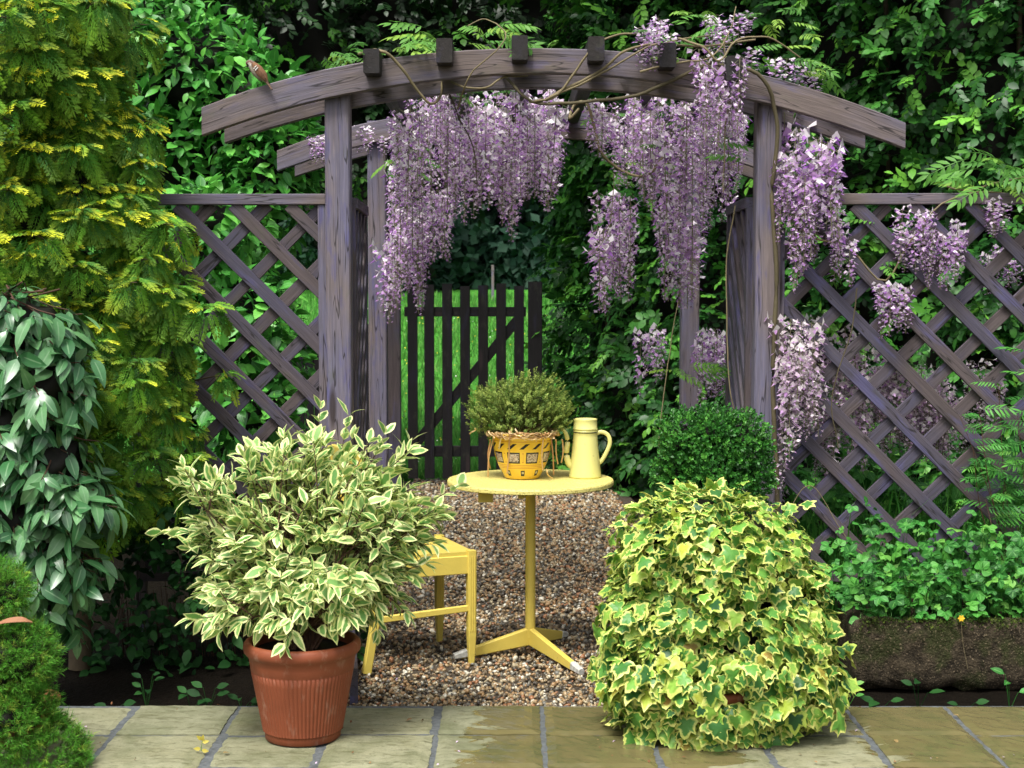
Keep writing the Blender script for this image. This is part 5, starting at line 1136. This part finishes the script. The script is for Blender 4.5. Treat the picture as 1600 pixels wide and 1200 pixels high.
region(36, 1220, 1300, ([1220, 1260, 1300], [165, 170, 230]), ([1220, 1260, 1300, 1310], [440, 470, 430, 350]), 6.25, 6.45, (.26, .42))
region(5, 1180, 1290, ([1180, 1290], [70, 110]), ([1180, 1290], [140, 170]), 6.35, 6.6, (.12, .18))
region(20, 1216, 1280, ([1210, 1270], [480, 480]), ([1210, 1240, 1280], [830, 820, 760]), 6.48, 6.58, (.26, .4), pale=1)
region(22, 1218, 1276, ([1210, 1270], [480, 500]), ([1210, 1240, 1280], [815, 810, 700]), 6.28, 6.37, (.2, .34), pale=1)
region(5, 1300, 1338, ([1290, 1340], [330, 380]), ([1290, 1340], [450, 450]), 6.3, 6.4, (.16, .24))
region(100, 1272, 1485, ([1270, 1330, 1400, 1480], [480, 500, 560, 620]), ([1270, 1330, 1400, 1480], [790, 780, 740, 760]), 6.47, 6.56, (.2, .34), pale=1)
region(26, 1380, 1570, ([1380, 1560], [560, 560]), ([1380, 1560], [720, 740]), 6.47, 6.56, (.16, .26), pale=1)
region(8, 1412, 1455, ([1400, 1460], [318, 330]), ([1400, 1460], [440, 430]), 6.3, 6.38, (.16, .24))
region(9, 1455, 1505, ([1450, 1510], [350, 340]), ([1450, 1510], [490, 440]), 6.28, 6.38, (.18, .26))
region(7, 1375, 1420, ([1370, 1425], [440, 450]), ([1370, 1425], [550, 530]), 6.28, 6.38, (.18, .26))
region(3, 1548, 1578, ([1540, 1580], [308, 308]), ([1540, 1580], [375, 375]), 6.28, 6.36, (.15, .18))
region(6, 1545, 1600, ([1540, 1600], [380, 380]), ([1540, 1600], [470, 460]), 6.6, 6.8, (.16, .2))
region(5, 1003, 1040, ([1000, 1045], [510, 510]), ([1000, 1045], [630, 610]), 9.2, 9.6, (.3, .4))
region(13, 1093, 1135, ([1090, 1140], [510, 510]), ([1090, 1140], [660, 650]), 7.6, 8.4, (.3, .42))
region(5, 555, 640, ([500, 640], [195, 200]), ([500, 640], [245, 250]), 8.5, 8.9, (.14, .18))
region(5, 490, 520, ([480, 530], [215, 205]), ([480, 530], [265, 265]), 8.55, 8.7, (.12, .16))
WL = [pinnate_t(6, .32, i, .3, .36) for i in range(4)]
PP = []; DD = []; NN = []; SS = []
def wl(n, x0, x1, y0, y1, Y0, Y1, s=.15):
    for i in range(n):
        PP.append(P(rs.uniform(x0, x1), rs.uniform(y0, y1), rs.uniform(Y0, Y1))); a = rs.uniform(0, 6.28); DD.append(A(cos(a), sin(a) - .2, rs.uniform(-.25, .5))); NN.append(UP + A(0, -.6, 0) + rn(1, .3)[0]); SS.append(s * rs.uniform(.7, 1.2))
wl(14, 500, 620, 72, 98, 6.3, 6.7, .14); wl(34, 640, 790, 40, 84, 6.25, 6.8, .15); wl(9, 800, 880, 68, 84, 6.3, 6.6, .11); wl(30, 1000, 1260, 15, 110, 6.25, 6.8, .14)
wl(8, 610, 660, 235, 260, 7, 7.4, .14); wl(6, 700, 770, 135, 160, 6.6, 7, .14); wl(10, 1020, 1170, 150, 300, 6.4, 7, .12); wl(8, 1215, 1300, 330, 420, 6.4, 6.6, .13); wl(10, 1300, 1380, 340, 420, 6.4, 6.5, .14); wl(26, 1515, 1610, 245, 300, 6.3, 6.5, .17); wl(6, 1040, 1100, 560, 600, 6.9, 7.2, .13); wl(8, 1240, 1300, 110, 180, 6.35, 6.6, .11); wl(8, 930, 1010, 180, 300, 7, 7.8, .13); wl(10, 1380, 1440, 540, 640, 6.5, 6.6, .1)
foliage(wi, 'leaf', 'foliage', WL, np.array(PP), np.array(DD), np.array(NN), np.array(SS), M_wleaf, 300)

hang_racemes()
# leaf litter and dropped petals on path and paving
N = NT('litter_bits'); M_lit = N.pbr(N.ramp(N.rnd(), [(0, (.16, .07, .03)), (.5, (.30, .18, .08)), (.7, (.55, .42, .58)), (.85, (.10, .06, .03))], 'CONSTANT'), .7, .2)
nb = 330; y = 4.7 + 3.2 * rs.uniform(0, 1, nb) ** 1.3; x = np.where(y < 5.4, rs.uniform(-1.6, 1.7, nb), rs.uniform(-.6, .8, nb)); cc = np.column_stack([x, y, np.where(y < 5.4, .007, -.008)])
cc[:70, 0] = rs.uniform(-.62, -.42, 70); cc[:70, 1] = rs.uniform(5.45, 5.8, 70); cc[:70, 2] = rs.uniform(-.012, .005, 70)
V, T, _ = leaf_t(.6, 3, .3, .3); Rm = frame(rn(nb) * A(1, 1, .2), UP + rn(nb, .3), .007 + .012 * rs.uniform(0, 1, nb) ** 2); VV = (np.einsum('nij,kj->nki', Rm, V) + cc[:, None]).reshape(-1, 3)
obj('leaf_litter', (VV, (T[None] + (np.arange(nb) * len(V))[:, None, None]).reshape(-1, 3), dict(rnd=np.repeat(rs.uniform(0, 1, nb), len(V))), np.zeros(nb * len(T))), M_lit, kind='stuff')

# ------------------------------------------------------------------ sparrow on the beam
sp = thing('sparrow', 'small brown and white sparrow perched on the left end of the curved beam', 'bird', tuple(P(410, 131, 6.30)))
N = NT('sparrow_plumage'); c = N.attr('pc', True); c = N.mix(N.ramp(N.noise(N.vmul(N.pos(), (1, 1, .5)), 260, 2), [(.5, 0), (.62, .45)]), c, (.05, .03, .02)); M_bird = N.pbr(c, .8, .2)
BY = 6.298; axp = smooth_line([P(386, 103, BY), P(390, 100, BY), P(397, 105, BY), (P(405, 114, BY)), P(412, 121, BY), P(418, 130, BY - .005), P(425, 140, BY - .012)], 22)
t = np.linspace(0, 1, 22); rad = np.interp(t, [0, .06, .16, .26, .42, .6, .75, .85, 1], [.004, .014, .0185, .018, .026, .0235, .013, .009, .008]); K = 14; g = Geo(); secs = []
flat = np.interp(t, [0, .7, .8, 1], [1, 1, .55, .3])
for i in range(22): a = np.arange(K) * 2 * pi / K; secs.append(np.column_stack([cos_(a) * rad[i] * .92, sin_(a) * rad[i] * flat[i]]))
pc = np.zeros((22, K, 3))
for i in range(22):
    for j in range(K):
        a = j * 2 * pi / K; up_ = sin(a)
        if t[i] < .24: c = (.16, .13, .11) if up_ > .5 else ((.14, .05, .025) if up_ > .05 else ((.6, .56, .5) if t[i] > .1 else (.05, .04, .035)))
        elif t[i] < .8: c = (.22, .115, .06) if up_ > .1 else ((.09, .05, .03) if up_ > -.35 else (.42, .36, .29))
        else: c = (.16, .10, .07)
        pc[i, j] = c
n0 = Geo(); sweep(n0, axp, np.array(secs)); V, T, at, M_ = n0.arrays(); pcf = np.vstack([pc.reshape(-1, 3), pc[0], pc[-1]]); at['pc'] = pcf; bdy = obj('body', (V, T, at, M_), M_bird, sp, smooth=True)
M_beak = simple('dark_horn', (.03, .025, .02), .4)
g = Geo(); h0 = axp[0]; sweep(g, [h0 + A(.004, 0, -.001), h0 + A(-.006, -.002, -.004), h0 + A(-.013, -.003, -.007)], [rect(.008, .008, .002), rect(.005, .005, .001), rect(.001, .001, .0002)]); obj('beak', g, M_beak, sp)
for s in (-1, 1):
    g = Geo(); V, T = ico(1); g.add(V * .0022 + axp[3] + A(-.002, -.0125 * s * -1 if False else s * .015, .004), T); obj('eye', g, M_beak, sp, smooth=True)
    g = Geo(); wv = smooth_line([axp[7] + A(0, s * .019, .005), axp[11] + A(0, s * .0235, .002), axp[16] + A(0, s * .013, .002)], 8); sweep(g, wv, [rect(.005, .004 + .02 * sin(pi * (i + 1) / 9.5), .001) for i in range(8)], up=(.7, 0, .7), pc=A(.19, .10, .055)); wg = obj('wing', g, M_bird, sp, smooth=True); g = Geo()
    for k_, wd_ in ((8, .012), (9.6, .010)):
        q = axp[int(k_)] + A(.001, s * .0265, .002); sweep(g, [q + A(.008, 0, .008), q + A(-.004, s * .001, -.006)], rect(.0045, .003, .0008), up=(0, 1, 0), pc=A(.75, .72, .66))
    for k_ in range(4): q = axp[9 + 2 * k_] + A(0, s * (.0262 - .003 * k_), .004); sweep(g, [q, q + A(.009, 0, -.009)], rect(.003, .002, .0005), up=(0, 1, 0), pc=A(.05, .03, .02))
    obj('wing_bar', g, M_bird, wg)
    g = Geo(); lb = axp[12] + A(-.002, s * .008, -.014); ft_ = A(lb[0] - .004, 6.312, Z(133, 6.315) + .001); tube(g, [lb, (lb + ft_) / 2 + A(.004, 0, 0), ft_], .0012, 5)
    for k_ in (-1, 0, 1): tube(g, [ft_, ft_ + A(-.009, k_ * .005, .001)], .0009, 4)
    obj('leg', g, M_beak, sp)

flush_foliage()
tri = sum(len(m_.polygons) for m_ in bpy.data.meshes)
print('racemes', NR, 'objects', len(bpy.data.objects), 'mesh tris', tri)
